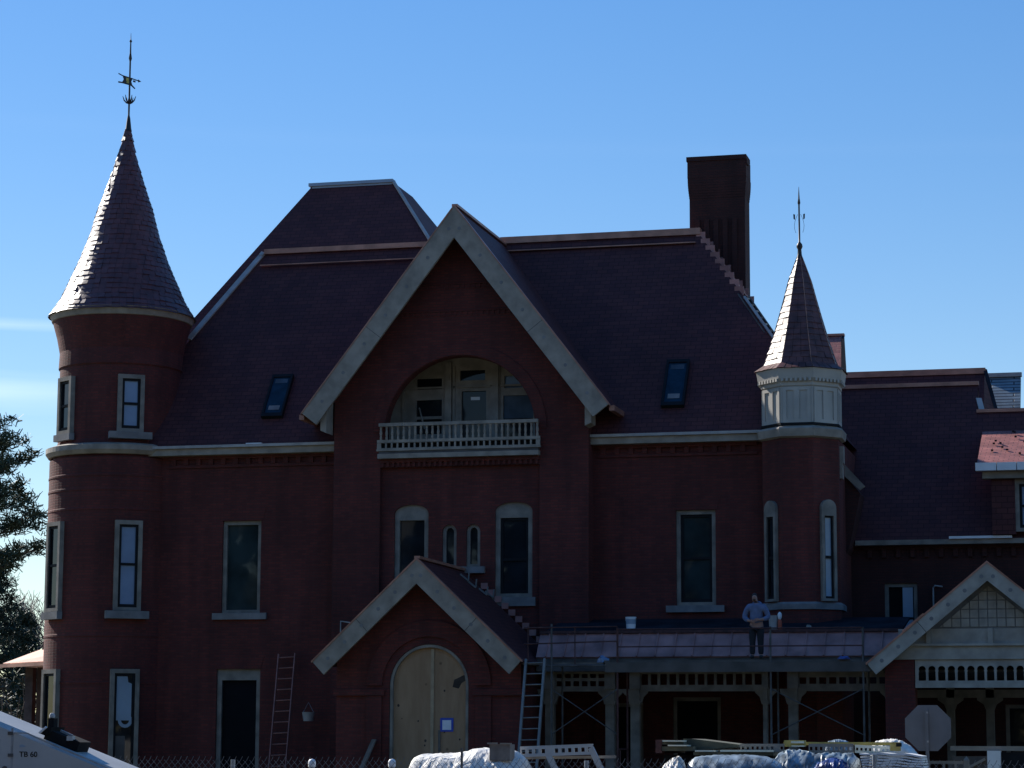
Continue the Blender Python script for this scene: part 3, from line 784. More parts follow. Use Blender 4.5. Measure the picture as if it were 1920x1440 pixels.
# ---- corner turret
QX, QY, QR = 7.88, .0, 1.08
def octo(prof, a0=22.5): return MB().lathe(prof, QX, QY, 8, R(a0))
part('turret_wall', octo([(QR, .4), (QR, 9.98)]), 'brick')
tb = octo([(QR + .01, 9.90), (QR + .10, 9.94), (QR + .13, 10.14), (QR + .10, 10.18), (QR, 10.22), (QR - .05, 10.22)]); part('turret_band', tb, 'trim')
td = octo([(QR - .02, 10.2), (QR - .02, 11.25), (QR + .02, 11.28), (QR + .02, 11.36), (QR + .10, 11.46), (QR + .12, 11.58), (QR + .14, 11.68), (QR + .15, 11.72), (.4, 11.74)])
tdr = part('turret_drum', td, 'drum')
# recessed panels and dentils on the drum
pm = MB(); dm = MB(); gm = MB()
for k in range(8):
    phi = R(45 * k); xf = face_xf(QX, QY, (QR - .02) * math.cos(R(22.5)), phi)
    gm.slab(rect(-.36, .36, 10.25, 10.40), -.03, .0, xf=xf)
    for (a, b) in ((-.36, -.27), (-.07, .07), (.27, .36)): gm.slab(rect(a, b, 10.4005, 11.15), -.03, .0, xf=xf)
    gm.slab(rect(-.36, .36, 11.1505, 11.24), -.03, .0, xf=xf)
    for j in range(7):
        x = -.36 + j * .12; dm.slab(rect(x - .03, x + .03, 11.38, 11.46), -.13, -.02, xf=xf)
part('drum_panel', gm, 'drum', tdr); part('dentil', dm, 'drum', tdr)
part('turret_gutter', octo([(QR - .05, 10.225), (QR + .03, 10.24), (QR + .03, 10.30), (QR - .05, 10.31)]), 'dark_paint')
sprof_px = [(712, 87), (690, 70), (655, 58), (621, 47), (590, 38), (558, 29), (528, 21), (506, 13), (482, 4)]
k2 = mpp(QX, QY, 13)
spr = [(h * k2 / .975, uz(1497, y, QY)) for y, h in sprof_px]
spr[0] = (QR + .18, 11.73)
part('spire_deck', MB().lathe([(max(.01, r - .03), z) for r, z in spr], QX, QY, 8, R(22.5)), 'membrane')
def sprof_at(z):
    for (r0, z0_), (r1, z1_) in zip(spr, spr[1:]):
        if z0_ <= z <= z1_: return r0 + (r1 - r0) * (z - z0_) / (z1_ - z0_)
    return spr[-1][0]
sl = MB(); z = spr[0][1]; row = 0
while z < spr[-1][1] - .05:
    z2 = min(z + .16, spr[-1][1]); c225 = math.cos(R(22.5)); t225 = math.tan(R(22.5))
    r0 = sprof_at(z) * c225; r1 = sprof_at(min(z2 + .03, spr[-1][1])) * c225
    for k in range(8):
        xf = face_xf(QX, QY, 0, R(45 * k))
        n = max(1, round(2 * r0 * t225 / .21))
        for j in range(n):
            u0 = -1 + 2 * (j + (.0 if row % 2 else .0)) / n; u1 = -1 + 2 * (j + 1) / n - .03
            jj = rr.uniform(-.006, .012); jz = rr.uniform(-.01, .01)
            a0, a1 = r0 * t225 * u0, r0 * t225 * u1; b0, b1 = r1 * t225 * u0, r1 * t225 * u1
            yo = -(r0 + .016 + jj); yi = -(r1 + .002)
            sl.face([xf(a0, yo, z + jz), xf(a1, yo, z + jz), xf(b1, yi, z2 + .03), xf(b0, yi, z2 + .03)])
            sl.face([xf(a1, yo, z + jz), xf(a0, yo, z + jz), xf(a0, -r0 + .02, z + jz), xf(a1, -r0 + .02, z + jz)])
    z = z2; row += 1
part('spire_roof', sl, 'slate_spire')
hp = MB()
for k in range(8):
    a = R(22.5 + 45 * k)
    hp.tube([(QX + (r + .015) * math.cos(a), QY + (r + .015) * math.sin(a), z) for r, z in spr], .010, 5)
part('spire_hip', hp, 'copper')
def fz2(y): return uz(1497, y, QY)
fi = MB(); fi.lathe([(.085, fz2(484)), (.06, fz2(478)), (.05, fz2(468)), (.085, fz2(463)), (.07, fz2(458)), (.025, fz2(454)), (.022, fz2(384)), (.04, fz2(381)), (.022, fz2(372)), (.004, fz2(350))], QX, QY, 10)
fin2 = part('finial', fi, 'iron', smooth=True)
fw_ = MB()
for s_ in (-1, 1):
    fw_.slab([(QX + s_ * .11, fz2(412)), (QX + s_ * .15, fz2(410)), (QX + s_ * .155, fz2(401)), (QX + s_ * .11, fz2(402))], -.01, .01)
    pts = [(QX + s_ * (.04 + .09 * math.sin(t * .5)), 0, fz2(402) - .1 * t) for t in range(6)]
    fw_.tube(pts, .006, 4)
part('scroll_ornament', fw_, 'iron', fin2)
# turret windows on the diagonal faces
for k in (-1, 1):
    xf = face_xf(QX, QY, QR * math.cos(R(22.5)), R(45 * k))
    window(-.235, .235, 5.68, 8.30, -.10, fw=.085, rise=.22, top=.42, pane='blind' if k > 0 else 'glass', xf=xf, rec=0, sash='double', split=.50, sashw=.045)
    bx = MB(); o_ = arched(-.235, .235, 5.68, 8.08, .22)
    for j in range(len(o_)):
        (xa_, za_), (xb_, zb_) = o_[j], o_[(j + 1) % len(o_)]
        bx.face([xf(xa_, -.10, za_), xf(xb_, -.10, zb_), xf(xb_, .02, zb_), xf(xa_, .02, za_)])
    part('window_box', bx, 'trim_grey')
part('turret_sill', octo([(QR, 5.46), (QR + .06, 5.47), (QR + .06, 5.60), (QR + .0, 5.66)]), 'stone')
# brackets on the flank
part('flank_bracket', MB().box(8.86, 8.98, -.2, .1, 9.3, 9.75).box(8.86, 8.95, -.2, .1, 8.9, 9.3), 'trim')

# ---- right-hand wing
YW = 2.4; WE = 7.33
wh = window(9.73, 10.60, 4.6, 6.33, YW, fw=.10, sash=None, pane='void', sill=(9.6, 10.75, 4.42, 4.595, .1))
wh2 = window(ux(1885, 1320, YW), ux(1885, 1320, YW) + 1.2, 1.1, 3.1, YW, fw=.1, pane='glass', sash='double')
part('brick_wall', MB().panel(rect(8.85, 19, .3, WE), [wh, wh2], YW, .2), 'brick_dark')
part('window_blind', MB().box(10.20, 10.47, YW + .10, YW + .125, 4.72, 6.22), 'blind')
part('blind_rail', MB().box(10.20, 10.49, YW + .08, YW + .098, 5.36, 5.42), 'dark_paint')
cw = MB()
for k in range(24): cw.box(9.3 + k * .38, 9.42 + k * .38, YW - .10, YW, WE - .32, WE - .10)
cw.box(9.2, 19, YW - .06, YW, WE - .095, WE - .005)
part('corbel_course', cw, 'brick_dark')
part('eaves_cornice', MB().box(9.0, 19, YW - .35, YW + .02, WE, WE + .13), 'trim_grey')
part('gutter', MB().box(ux(1780, 1014, YW - .3), ux(1898, 1014, YW - .3), YW - .42, YW - .34, WE + .135, WE + .20), 'white')
WYE, WYR = YW - .3, 5.8
WR = uz(1720, 722, 5.6); ws = (WR - WE - .13) / (5.6 - WYE)
def wz(y): return WE + .13 + (y - WYE) * ws
xR = ux(1832, 745, 5.0)
z2nd = uz(1870, 771, 5.0); y2nd = WYE + (z2nd - WE - .13) / ws
wr = MB()
wr.sheet([(8.2, WYE, wz(WYE)), (19, WYE, wz(WYE)), (19, y2nd, z2nd), (xR, y2nd, z2nd), (xR, 5.6, WR), (8.2, 5.6, WR)], .12)
wr.sheet([(8.2, 5.6, WR), (xR, 5.6, WR), (xR, 9, WR - 3.2), (8.2, 9, WR - 3.2)], .12)
wr.face([(xR, y2nd, z2nd), (xR, 5.6, WR - .02), (xR, 9, WR - 3.2), (xR, 9, z2nd - 2)])
part('slate_roof', wr, 'slate')
part('copper_ridge', MB().box(8.2, xR + .02, 5.5, 5.68, WR - .06, WR + .05), 'copper')
part('copper_ridge', MB().box(xR - .02, 19, y2nd - .08, y2nd + .1, z2nd - .04, z2nd + .05), 'copper')
# rear ridge of the wing, a little higher and further back
YK = 7.2; zk = uz(1720, 699, YK); xk = ux(1846, 693, YK)
part('slate_roof', MB().sheet([(8.2, YK - 1.6, zk - 2.2), (xk, YK - 1.6, zk - 2.2), (xk, YK, zk), (8.2, YK, zk)], .12).face([(xk, YK - 1.6, zk - 2.2), (xk + .5, YK + .4, zk - 2.2), (xk, YK, zk)]), 'slate')
part('copper_ridge', MB().box(8.2, xk + .03, YK - .12, YK + .1, zk - .10, zk + .07), 'copper')
part('valley_flashing', MB().bar((xR + .03, 5.2, wz(5.2) + .05), (xR + .12, y2nd + .05, z2nd + .05), .16, .03), 'lead')
part('hip_flashing', MB().bar((xk + .02, YK - .05, zk + .02), (ux(1868, 770, YK - 1.2), YK - 1.2, uz(1868, 770, YK - 1.2)), .10, .04), 'membrane')
# grey slated roof beyond
YG = 9.0
gz0, gz1 = uz(1880, 785, YG - 1.6), uz(1880, 706, YG)
part('slate_roof', MB().sheet([(ux(1838, 740, YG), YG - 1.6, gz0), (ux(1916, 740, YG), YG - 1.6, gz0), (ux(1914, 706, YG), YG, gz1), (ux(1838, 706, YG), YG, gz1)], .15), 'slate_grey')
part('copper_ridge', MB().box(ux(1838, 706, YG), ux(1914, 706, YG) + .03, YG - .1, YG + .1, gz1 - .02, gz1 + .10), 'lead')
part('brick_wall', MB().box(9.3, 19, 9.2, 12, 0, 10.2), 'brick_dark')
# sunlit rear roof end behind the spire
YS = 14.0; YSL = YS - 2.3
s0, s1 = uz(1565, 705, YSL), uz(1565, 630, YS)
part('slate_roof', MB().sheet([(ux(1480, 700, YSL), YSL, s0 - .2), (ux(1577, 700, YSL), YSL, s0 - .2), (ux(1577, 628, YS), YS, s1), (ux(1480, 628, YS), YS, s1)], .12), 'slate_red')
part('roof_verge', MB().sheet([(ux(1577.5, 700, YSL), (YSL - .02), s0 - .2), (ux(1588, 705, YSL), (YSL - .02), s0 - .2), (ux(1583, 628, YS), YS - .02, s1 + .03), (ux(1577.5, 628, YS), YS - .02, s1 + .03)], .12), 'membrane')
part('copper_ridge', MB().box(ux(1480, 628, YS), ux(1583, 628, YS), YS - .06, YS + .2, s1 + .0, s1 + .07), 'copper')
part('brick_wall', MB().box(5.0, ux(1583, 640, YS) - .1, YSL + .2, YS + 3, 0, s0 - .3), 'brick_dark')
# side gable verge behind the turret
vb = [(ux(1575, 862, 1.2), uz(1575, 862, 1.2)), (ux(1622, 912, 1.2), uz(1622, 912, 1.2)), (ux(1612, 919, 1.2), uz(1612, 919, 1.2)), (ux(1575, 885, 1.2), uz(1575, 885, 1.2))]
part('bargeboard', MB().slab(vb, 1.2, 1.3), 'trim_grey')
part('side_gable_wall', MB().slab([(8.8, 7.0), (ux(1592, 1020, 1.32), 7.2), (ux(1613, 925, 1.32), uz(1613, 925, 1.32)), (ux(1575, 885, 1.32), uz(1575, 880, 1.32)), (8.8, 9.6)], 1.31, 2.39), 'brick_dark')
# dormer at the far right with sunlit rose slates
DY = 1.9
dx0 = 12.3; dz0 = 9.43
DT = 5.0; dz1 = uz(1840, 800, DT)
dr = MB().sheet([(dx0, DY - .25, dz0), (17, DY - .25, dz0), (17, DT, dz1 + .25), (dx0 + 1.15, DT, dz1 + .25), (dx0 + .95, DT - .05, dz1), (dx0, DT - .05, dz1)], .06)
dor = part('dormer_roof', dr, 'slate_red')
part('dormer_cheek', MB().face([(dx0 + .34, DY + .2, 7.7), (dx0 + .34, DY + .2, 9.2), (dx0 + .34, DT, dz1 - .1)]), 'slate')
for k in range(6):
    part('box_gutter', MB().box(dx0 + k * .52 + (-.04 if k == 0 else .0), dx0 + k * .52 + .50, DY - .42, DY - .22, 9.21, 9.42), 'white')
part('dormer_fascia', MB().box(dx0 + .12, 17, DY - .2, DY + .1, 9.02, 9.20), 'trim_grey')
part('dormer_wall', MB().box(dx0 + .34, 13.25, DY, DY + .3, 7.55, 9.018), 'slate')
window(13.24, 14.3, 7.62, 9.0, DY - .04, fw=.12, pane='film_and_reflection', sash='double', trim='trim_grey')
sn = MB()
for k in range(26):
    x = dx0 + .25 + rr.uniform(0, 1.6); t = rr.uniform(.15, .85); y = DY - .25 + t * (DT - DY); z = dz0 + t * (dz1 - dz0)
    sn.box(x, x + .06, y - .03, y + .03, z - .0, z + .045)
part('snow_guard', sn, 'dark_paint', dor)

# ---- entrance porch
PX, PZ, PS, YPO = -1.175, 6.58, .94, -4.5
def pz(x): return PZ - abs(x - PX) * PS
dcx, dr_ = -.975, 1.0
door_o = arched(dcx - dr_ - .03, dcx + dr_ + .03, .55, 3.46, 1.03, 24)
po = [(-3.40, .3), (1.40, .3), (1.40, pz(1.40) - .12), (PX, PZ - .15), (-3.40, pz(-3.40) - .12)]
pw_ = MB().panel(po, [door_o], YPO, .30)
for x in (-3.40, 1.40): pw_.face([(x, YPO, .3), (x, YBAY, .3), (x, YBAY, pz(x) - .12), (x, YPO, pz(x) - .12)])
part('porch_wall', pw_, 'brick')
part('plinth', MB().box(-3.46, 1.46, YPO - .06, YBAY, 0, .3), 'stone')
rg = MB()
a_o = arc(dcx, 3.46, 1.62, 0, 180, 24); a_i = arc(dcx, 3.46, 1.22, 0, 180, 24)
rg.slab(a_o + a_i[::-1], YPO - .06, YPO - .001)
for x in (dcx - 1.62, dcx + 1.22): rg.box(x, x + .40, YPO - .06, YPO - .001, .3, 3.2)
rg.box(-3.46, dcx - 1.15, YPO - .09, YPO - .001, 3.21, 3.36); rg.box(dcx + 1.15, 1.46, YPO - .09, YPO - .001, 3.21, 3.36)
part('arch_ring', rg, 'brick')
tr = MB()
t_o = [(dcx + dr_ + .02, .55)] + arc(dcx, 3.46, dr_ + .02, 0, 180, 24) + [(dcx - dr_ - .02, .55)]
t_i = [(dcx + dr_ - .05, .55)] + arc(dcx, 3.46, dr_ - .05, 0, 180, 24) + [(dcx - dr_ + .05, .55)]
tr.slab(t_o + t_i[::-1], YPO + .02, YPO + .14)
part('door_trim', tr, 'trim_grey')
pd = MB().panel(arched(dcx - .96, dcx + .96, .55, 3.46, .96, 24), [], YPO + .12)
hd = part('boarded_doorway', pd, 'plywood')
part('batten', MB().box(dcx + .02, dcx + .10, YPO + .09, YPO + .118, .55, 4.38), 'seamwood', hd)
part('batten', MB().box(dcx + .22, dcx + .28, YPO + .095, YPO + .118, .55, 2.35), 'plank', hd)
part('torn_hole', MB().panel([(dcx + .58, 3.42), (dcx + .74, 3.38), (dcx + .82, 3.52), (dcx + .95, 3.60), (dcx + .88, 3.72), (dcx + .75, 3.66), (dcx + .62, 3.60)], [], YPO + .117), 'bark', hd)
kn = MB()
for k in range(22):
    x, z = dcx + rr.uniform(-.85, .85), rr.uniform(.8, 3.6); a = rr.uniform(.012, .035)
    if abs(x - dcx - .06) < .08: continue
    kn.slab([(x + a * math.cos(R(60 * j)), z + a * 1.2 * math.sin(R(60 * j))) for j in range(6)], YPO + .116, YPO + .119)
part('knot', kn, 'bark', hd)
pr_ = MB()
for s_ in (-1, 1):
    e = PX + s_ * 2.72
    A = Vector((PX, YPO - .5, PZ + .02)); B = Vector((e, YPO - .5, pz(e) + .02)); C_ = Vector((e, YBAY, pz(e) + .02)); D_ = Vector((PX, YBAY, PZ + .02))
    pr_.sheet([A, B, C_, D_] if s_ > 0 else [A, D_, C_, B], .10)
part('porch_roof', pr_, 'slate')
part('copper_ridge', MB().box(PX - .07, PX + .07, YPO - .5, YBAY, PZ + .02, PZ + .09), 'copper')
bargeboards(PX, PZ, PS, 2.70, .60, YPO - .54, dots=6)
for k in range(12):                                  # step flashing where the porch roof meets the bay
    x = PX + .5 + k * .19
    part('step_flashing', MB().box(x, x + .185, YBAY - .03, YBAY - .005, pz(x) + .0, pz(x) + .16), 'copper_pink')

# ---- veranda
VY = -2.8
vz = dict(deck=.6)
vr = MB()
vr.sheet([(1.45, -3.15, 4.20), (10.6, -3.15, 4.20), (10.6, -2.65, 4.80), (1.45, -2.65, 4.80)], .05)
vroof = part('veranda_apron', vr, 'copper_pink')
for k in range(20):                                   # standing seams
    x = 1.7 + k * .47; sm_ = MB().bar((x, -3.16, 4.21), (x, -2.66, 4.81), .03, .045, (0, -.77, .64))
    part('seam', sm_, 'copper_pink', vroof)
part('veranda_roof', MB().sheet([(1.45, -2.65, 4.805), (10.6, -2.65, 4.805), (10.6, 0, 5.30), (1.45, 0, 5.30)], .06), 'membrane')
part('veranda_kerb', MB().box(1.45, 10.6, -2.70, -2.58, 4.81, 4.88), 'rust')
part('veranda_fascia', MB().box(1.45, 10.5, -3.10, -2.72, 3.84, 4.17), 'fascia')
part('veranda_soffit', MB().box(1.45, 10.5, -2.70, -.02, 3.90, 3.98), 'fascia')
part('veranda_deck', MB().box(1.45, 10.5, -3.0, -.07, .35, .6), 'plank')
colx = [ux(1145, 1340, VY), ux(1192, 1340, VY), ux(1436, 1340, VY), ux(1488, 1340, VY)]
for i, x in enumerate(colx + [1.75, 10.4]):
    hw = .055 if i == 2 else .115
    cm = MB()
    cm.box(x - hw, x + hw, VY - .10, VY + .10, .6, 3.40)
    cm.box(x - hw - .03, x + hw + .03, VY - .13, VY + .13, .6, .85)
    cm.box(x - hw - .03, x + hw + .03, VY - .13, VY + .13, 3.02, 3.10)
    cm.box(x - hw - .02, x + hw + .02, VY - .12, VY + .12, 3.401, 3.84)
    c_ = part('veranda_column', cm, 'trim_grey')
    for s_ in (-1, 1):
        a = x + s_ * hw
        bkm = MB().slab([(a, 3.0), (a + s_ * .05, 3.06), (a + s_ * .09, 3.2), (a + s_ * .2, 3.30), (a + s_ * .22, 3.40), (a, 3.40)], VY - .05, VY + .05)
        part('bracket', bkm, 'trim_grey', c_)
def frieze(x0, x1, rows):
    fm = MB()
    zt_, zb_ = 3.84, 3.40
    hs_ = []
    n = max(2, round((x1 - x0) / .238)); p_ = (x1 - x0) / n
    for (a, b) in rows:
        for k in range(n):
            x = x0 + p_ * (k + .5); hs_.append(rect(x - p_ * .36, x + p_ * .36, a, b))
    fm.panel(rect(x0, x1, zb_, zt_), hs_, VY - .04, .08); fm.panel(rect(x0, x1, zb_, zt_), hs_, VY + .04)
    fm.box(x0, x1, VY - .07, VY + .07, zb_ - .06, zb_ + .03)
    part('veranda_frieze', fm, 'trim_grey')
frieze(1.88, colx[0] - .12, [(3.47, 3.60), (3.68, 3.78)])
frieze(colx[1] + .12, colx[2] - .06, [(3.50, 3.77)])
frieze(colx[3] + .12, 10.28, [(3.52, 3.68)])

# ---- white gable porch at the right
HX, HZ, HS, YH = 12.86, 6.30, .828, -4.5
def hz(x): return HZ - abs(x - HX) * HS
bargeboards(HX, HZ, HS, 2.86, .42, YH - .45, dots=7, mat='porch_white')
hr_ = MB()
for s_ in (-1, 1):
    e = HX + s_ * 2.88
    A = Vector((HX, YH - .4, HZ + .02)); B = Vector((e, YH - .4, hz(e) + .02)); C_ = Vector((e, YW, hz(e) + .02)); D_ = Vector((HX, YW, HZ + .02))
    hr_.sheet([A, B, C_, D_] if s_ > 0 else [A, D_, C_, B], .10)
part('porch_roof', hr_, 'slate')
part('roof_edge_strip', MB().bar((ux(1692, 1180, YH - .48), YH - .46, hz(ux(1692, 1180, YH - .48)) + .05), (ux(1732, 1146, YH - .48), YH - .46, hz(ux(1732, 1146, YH - .48)) + .05), .05, .05), 'copper')
zP0 = uz(1852, 1178, YH)                              # bottom of the lattice panel
zB1, zB0 = uz(1852, 1206, YH), uz(1852, 1236, YH)
zF1, zF0 = uz(1852, 1247, YH), uz(1852, 1276, YH)
zR0 = uz(1852, 1287, YH)
gp = MB().panel([(HX - (HZ - .1 - zP0) / HS, zP0), (HX + (HZ - .1 - zP0) / HS, zP0), (HX, HZ - .1)], [], YH + .0)
gpan = part('gable_panel', gp, 'stone')
lat = MB(); pitch = .212
def clip(poly, f):
    out = []
    for k in range(len(poly)):
        a, b = poly[k], poly[(k + 1) % len(poly)]; fa, fb = f(a), f(b)
        if fa >= 0: out.append(a)
        if fa * fb < 0: t = fa / (fa - fb); out.append((a[0] + (b[0] - a[0]) * t, a[1] + (b[1] - a[1]) * t))
    return out
for r_ in range(9):
    z0_ = zP0 + .03 + r_ * pitch
    for c_ in range(-14, 15):
        x0_ = HX + c_ * pitch - .03
        q_ = rect(x0_ + .011, x0_ + pitch - .011, z0_ + .011, z0_ + pitch - .011)
        for sg in (-1, 1): q_ = clip(q_, lambda p: HZ - .52 - sg * (p[0] - HX) * HS - p[1])
        if len(q_) >= 3: lat.slab(q_, YH - .03, YH - .001)
part('lattice_tiles', lat, 'porch_white', gpan)
xb0, xb1 = HX - 2.15, HX + 2.15
bm_ = MB()
bm_.box(xb0 + .0, xb1, YH - .0, YH + .25, zB1, zP0 - .002)
part('porch_beam', bm_, 'porch_white')
pb = MB()
for (a, b) in ((1640, 1737), (1747, 1853), (1863, 1960)):
    x0_, x1_ = max(xb0, ux(a, 1190, YH)), ux(b, 1190, YH)
    pb.box(x1_, x1_ + .11, YH - .10, YH - .002, zB1 + .002, zP0 - .002)
part('beam_block', pb, 'porch_white')
part('porch_beam', MB().box(xb0 - .1, xb1 + .1, YH - .14, YH + .3, zB1 - .06, zB1), 'porch_white')
part('porch_beam', MB().box(xb0 - .18, xb1 + .18, YH - .06, YH + .28, zB0, zB1 - .0605), 'porch_white')
fx0, fx1 = ux(1716, 1260, YH), HX * 2 - ux(1716, 1260, YH)
hs_ = []; n = 15; p_ = (fx1 - fx0 - .1) / n
for k in range(n):
    x = fx0 + .05 + p_ * (k + .5); a = p_ * .38; b = p_ * .31
    hs_.append([(x - a, zF0), (x + a, zF0), (x + a, zF1 - .16), (x + b, zF1 - .13)] + arc(x, zF1 - .10, a, -10, 190, 10) + [(x - b, zF1 - .13), (x - a, zF1 - .16)])
ar = MB().panel(rect(fx0, fx1, zR0, zB0 - .002), hs_, YH, .10)
ar.panel(rect(fx0, fx1, zR0, zB0 - .002), hs_, YH + .10)
ar.box(fx0, fx1, YH - .04, YH + .14, zR0 - .03, zF0 - .04)
part('arcade_frieze', ar, 'porch_white')
for x0_ in (ux(1660, 1300, YH), HX * 2 - ux(1714, 1300, YH)):
    part('porch_pier', MB().box(x0_, x0_ + .70, YH - .02, YH + .7, 0, zB0 - .003), 'brick')
part('porch_floor', MB().box(10.3, 15.5, YH, YW, 0, .6), 'stone')
for px in (1783, 1857):                               # posts further back under the roof
    x = ux(px, 1340, -.5); cm = MB().box(x - .10, x + .10, -.6, -.4, .6, 3.5)
    for s_ in (-1, 1): cm.slab([(x + s_ * .1, 2.9), (x + s_ * .16, 3.05), (x + s_ * .32, 3.16), (x + s_ * .32, 3.22), (x + s_ * .1, 3.22)], -.55, -.45)
    part('porch_post', cm, 'trim_grey')
xq = ux(1700, 1300, -.5); part('porch_inner_beam', MB().box(10.6, 15.4, -.6, -.4, 3.22, 3.42), 'trim_grey')
part('roof_soffit', MB().box(10.3, 15.4, YH + .35, YW - .02, 3.75, 3.82), 'fascia')


# ================================================================== SCAFFOLD, PEOPLE AND SITE THINGS
# ---- scaffold in front of the veranda
SY0, SY1 = -4.75, -3.55                              # front and back legs
SDK = 4.06
sxs = [ux(1034, 1330, SY0), ux(1158, 1330, SY0), ux(1446, 1330, SY0), ux(1620, 1330, SY0)]
scaf = thing('scaffold', (sxs[1], (SY0 + SY1) / 2, 0), 'tube and plank scaffold standing in front of the veranda', 'scaffold')
for i, x in enumerate(sxs):
    f = MB()
    top = [4.95, 4.85, 4.85, 4.82][i]
    for y in (SY0, SY1): f.tube([(x, y, 0), (x, y, top if y == SY0 else SDK)], .026, 7)
    for z in (.5, 1.9, SDK - .09): f.tube([(x, SY0, z), (x, SY1, z)], .022, 6)
    f.tube([(x, SY0 + .3, .5), (x, SY0 + .3, 1.9)], .018, 6)
    part('frame', f, 'tube' if i != 1 else 'rust', scaf)
for (a, b) in ((0, 1), (2, 3)):
    f = MB(); xa_, xb_ = sxs[a], sxs[b]
    f.tube([(xa_, SY0 + .02, 3.35), (xb_, SY0 + .02, 2.25)], .014, 6)
    part('cross_brace', f, 'tube', scaf)
    f = MB(); f.tube([(xb_, SY0 - .02, 3.35), (xa_, SY0 - .02, 2.25)], .014, 6)
    part('cross_brace', f, 'tube', scaf)
for k in range(4):
    y = SY0 + .05 + k * .285
    part('plank', MB().box(sxs[1] - .35, sxs[3] + .35, y, y + .27, SDK - .055, SDK - .008), 'plank', scaf)
for k in range(4):
    y = SY0 + .05 + k * .285
    part('plank', MB().box(sxs[0] - .75, sxs[1] - .37, y, y + .27, SDK - .10, SDK - .055), 'plank', scaf)
part('toe_board', MB().box(sxs[1] - .3, sxs[3] + .2, SY0 - .05, SY0 - .02, SDK - .30, SDK - .06), 'fascia', scaf)
part('ledger', MB().tube([(sxs[0] - .3, SY0, SDK - .13), (sxs[3] + .3, SY0, SDK - .13)], .024, 6), 'tube', scaf)
for z in (4.38, 4.81):
    part('guard_rail', MB().tube([(sxs[1], SY0 - .03, z), (sxs[3], SY0 - .03, z)], .017, 6), 'rust', scaf)
part('guard_rail', MB().tube([(sxs[0] - .7, SY0 - .03, 4.46), (sxs[1], SY0 - .03, 4.52)], .017, 6), 'rust', scaf)
part('guard_rail', MB().tube([(sxs[0] - .7, SY0 - .03, 4.86), (sxs[1], SY0 - .03, 4.88)], .017, 6), 'rust', scaf)
for px in (990, 1078):
    x = ux(px, 1215, SY0); part('upright', MB().tube([(x, SY0, SDK - .1), (x, SY0, 4.9)], .017, 6), 'rust', scaf)

def lathe_thing(name, prof, x, y, mat, label, cat, n=18, lid=None, grp=None):
    o = MB().lathe(prof, x, y, n, cap=True).build(name, mat, smooth=False, origin=(x, y, prof[0][1]))
    return tag(shade_smooth(o), label, cat, grp)
# white bucket on the veranda roof
bx_, by_ = ux(1183, 1170, -2.2), -2.2
bz_ = 4.81 + (2.65 - 2.2) / 2.65 * .495 + .0
bz_ = uz(1183, 1179, by_)
lathe_thing('bucket', [(.115, bz_), (.135, bz_ + .27), (.142, bz_ + .27), (.142, bz_ + .30), (.12, bz_ + .30), (.11, bz_ + .05)], bx_, by_, 'white', 'white plastic bucket standing alone on the dark veranda roof', 'bucket')
bo = bpy.data.objects['bucket']
hm = MB(); hm.tube([(bx_ + .14 * math.cos(t), by_ - .05, bz_ + .27 - .16 * abs(math.sin(t))) for t in [k * math.pi / 8 for k in range(9)]], .006, 5)
hm.build('handle', M['steel'], bo)
MB().lathe([(.1255, bz_ + .12), (.134, bz_ + .24)], bx_, by_, 18).build('label_band', M['blind'], bo)
# plastic bottle with orange body beside the worker
qx, qy, qz = ux(1462, 1160, -3.9), -2.5, 0
qx = ux(1462, 1160, qy); qz = uz(1462, 1180, qy)
bot = lathe_thing('spray_bottle', [(.05, qz), (.055, qz + .02), (.055, qz + .20), (.03, qz + .25)], qx, qy, 'orange', 'orange bottle with white spray top on the veranda roof beside the worker', 'bottle', 12)
MB().lathe([(.03, qz + .25), (.05, qz + .30), (.055, qz + .38), (.02, qz + .43), (.0, qz + .44)], qx, qy, 10).build('spray_top', M['white'], bot)
# grey pail behind the worker's elbow
px_, py_ = ux(1450, 1160, -2.45), -2.45
pz_ = uz(1450, 1181, py_)
lathe_thing('bucket', [(.10, pz_), (.125, pz_ + .36), (.13, pz_ + .36), (.11, pz_ + .34)], px_, py_, 'lead', 'pale grey pail half hidden by the worker\'s elbow', 'bucket')
def lump(name, x, y, z, rx, ry, rz, mat, label, cat, seed, grp=None, n=2):
    bm = bmesh.new(); bmesh.ops.create_icosphere(bm, subdivisions=n, radius=1)
    rg_ = random.Random(seed)
    for v in bm.verts:
        f = 1 + rg_.uniform(-.22, .22)
        v.co = Vector((v.co.x * rx * f, v.co.y * ry * f, max(0, v.co.z * rz * f)))
    me = bpy.data.meshes.new(name); bm.to_mesh(me); bm.free(); me.materials.append(M[mat])
    o = bpy.data.objects.new(name, me); col.objects.link(o); o.location = (x, y, z)
    return tag(o, label, cat, grp)
lump('rag', ux(1131, 1228, SY0 + .3), SY0 + .3, SDK - .05, .14, .12, .18, 'film_and_reflection', 'crumpled pale blue rag on the scaffold planks beside the rusty upright', 'rag', 3)
lump('rag', ux(1582, 1238, SY0 + .04), SY0 + .03, SDK - .005, .15, .10, .08, 'blue', 'bright blue rag at the right end of the scaffold planks', 'rag', 4)
lump('rag', ux(1516, 1172, -2.3), -2.3, uz(1516, 1176, -2.3), .07, .06, .06, 'trim', 'small white scrap lying on the veranda roof right of the worker', 'scrap', 5)

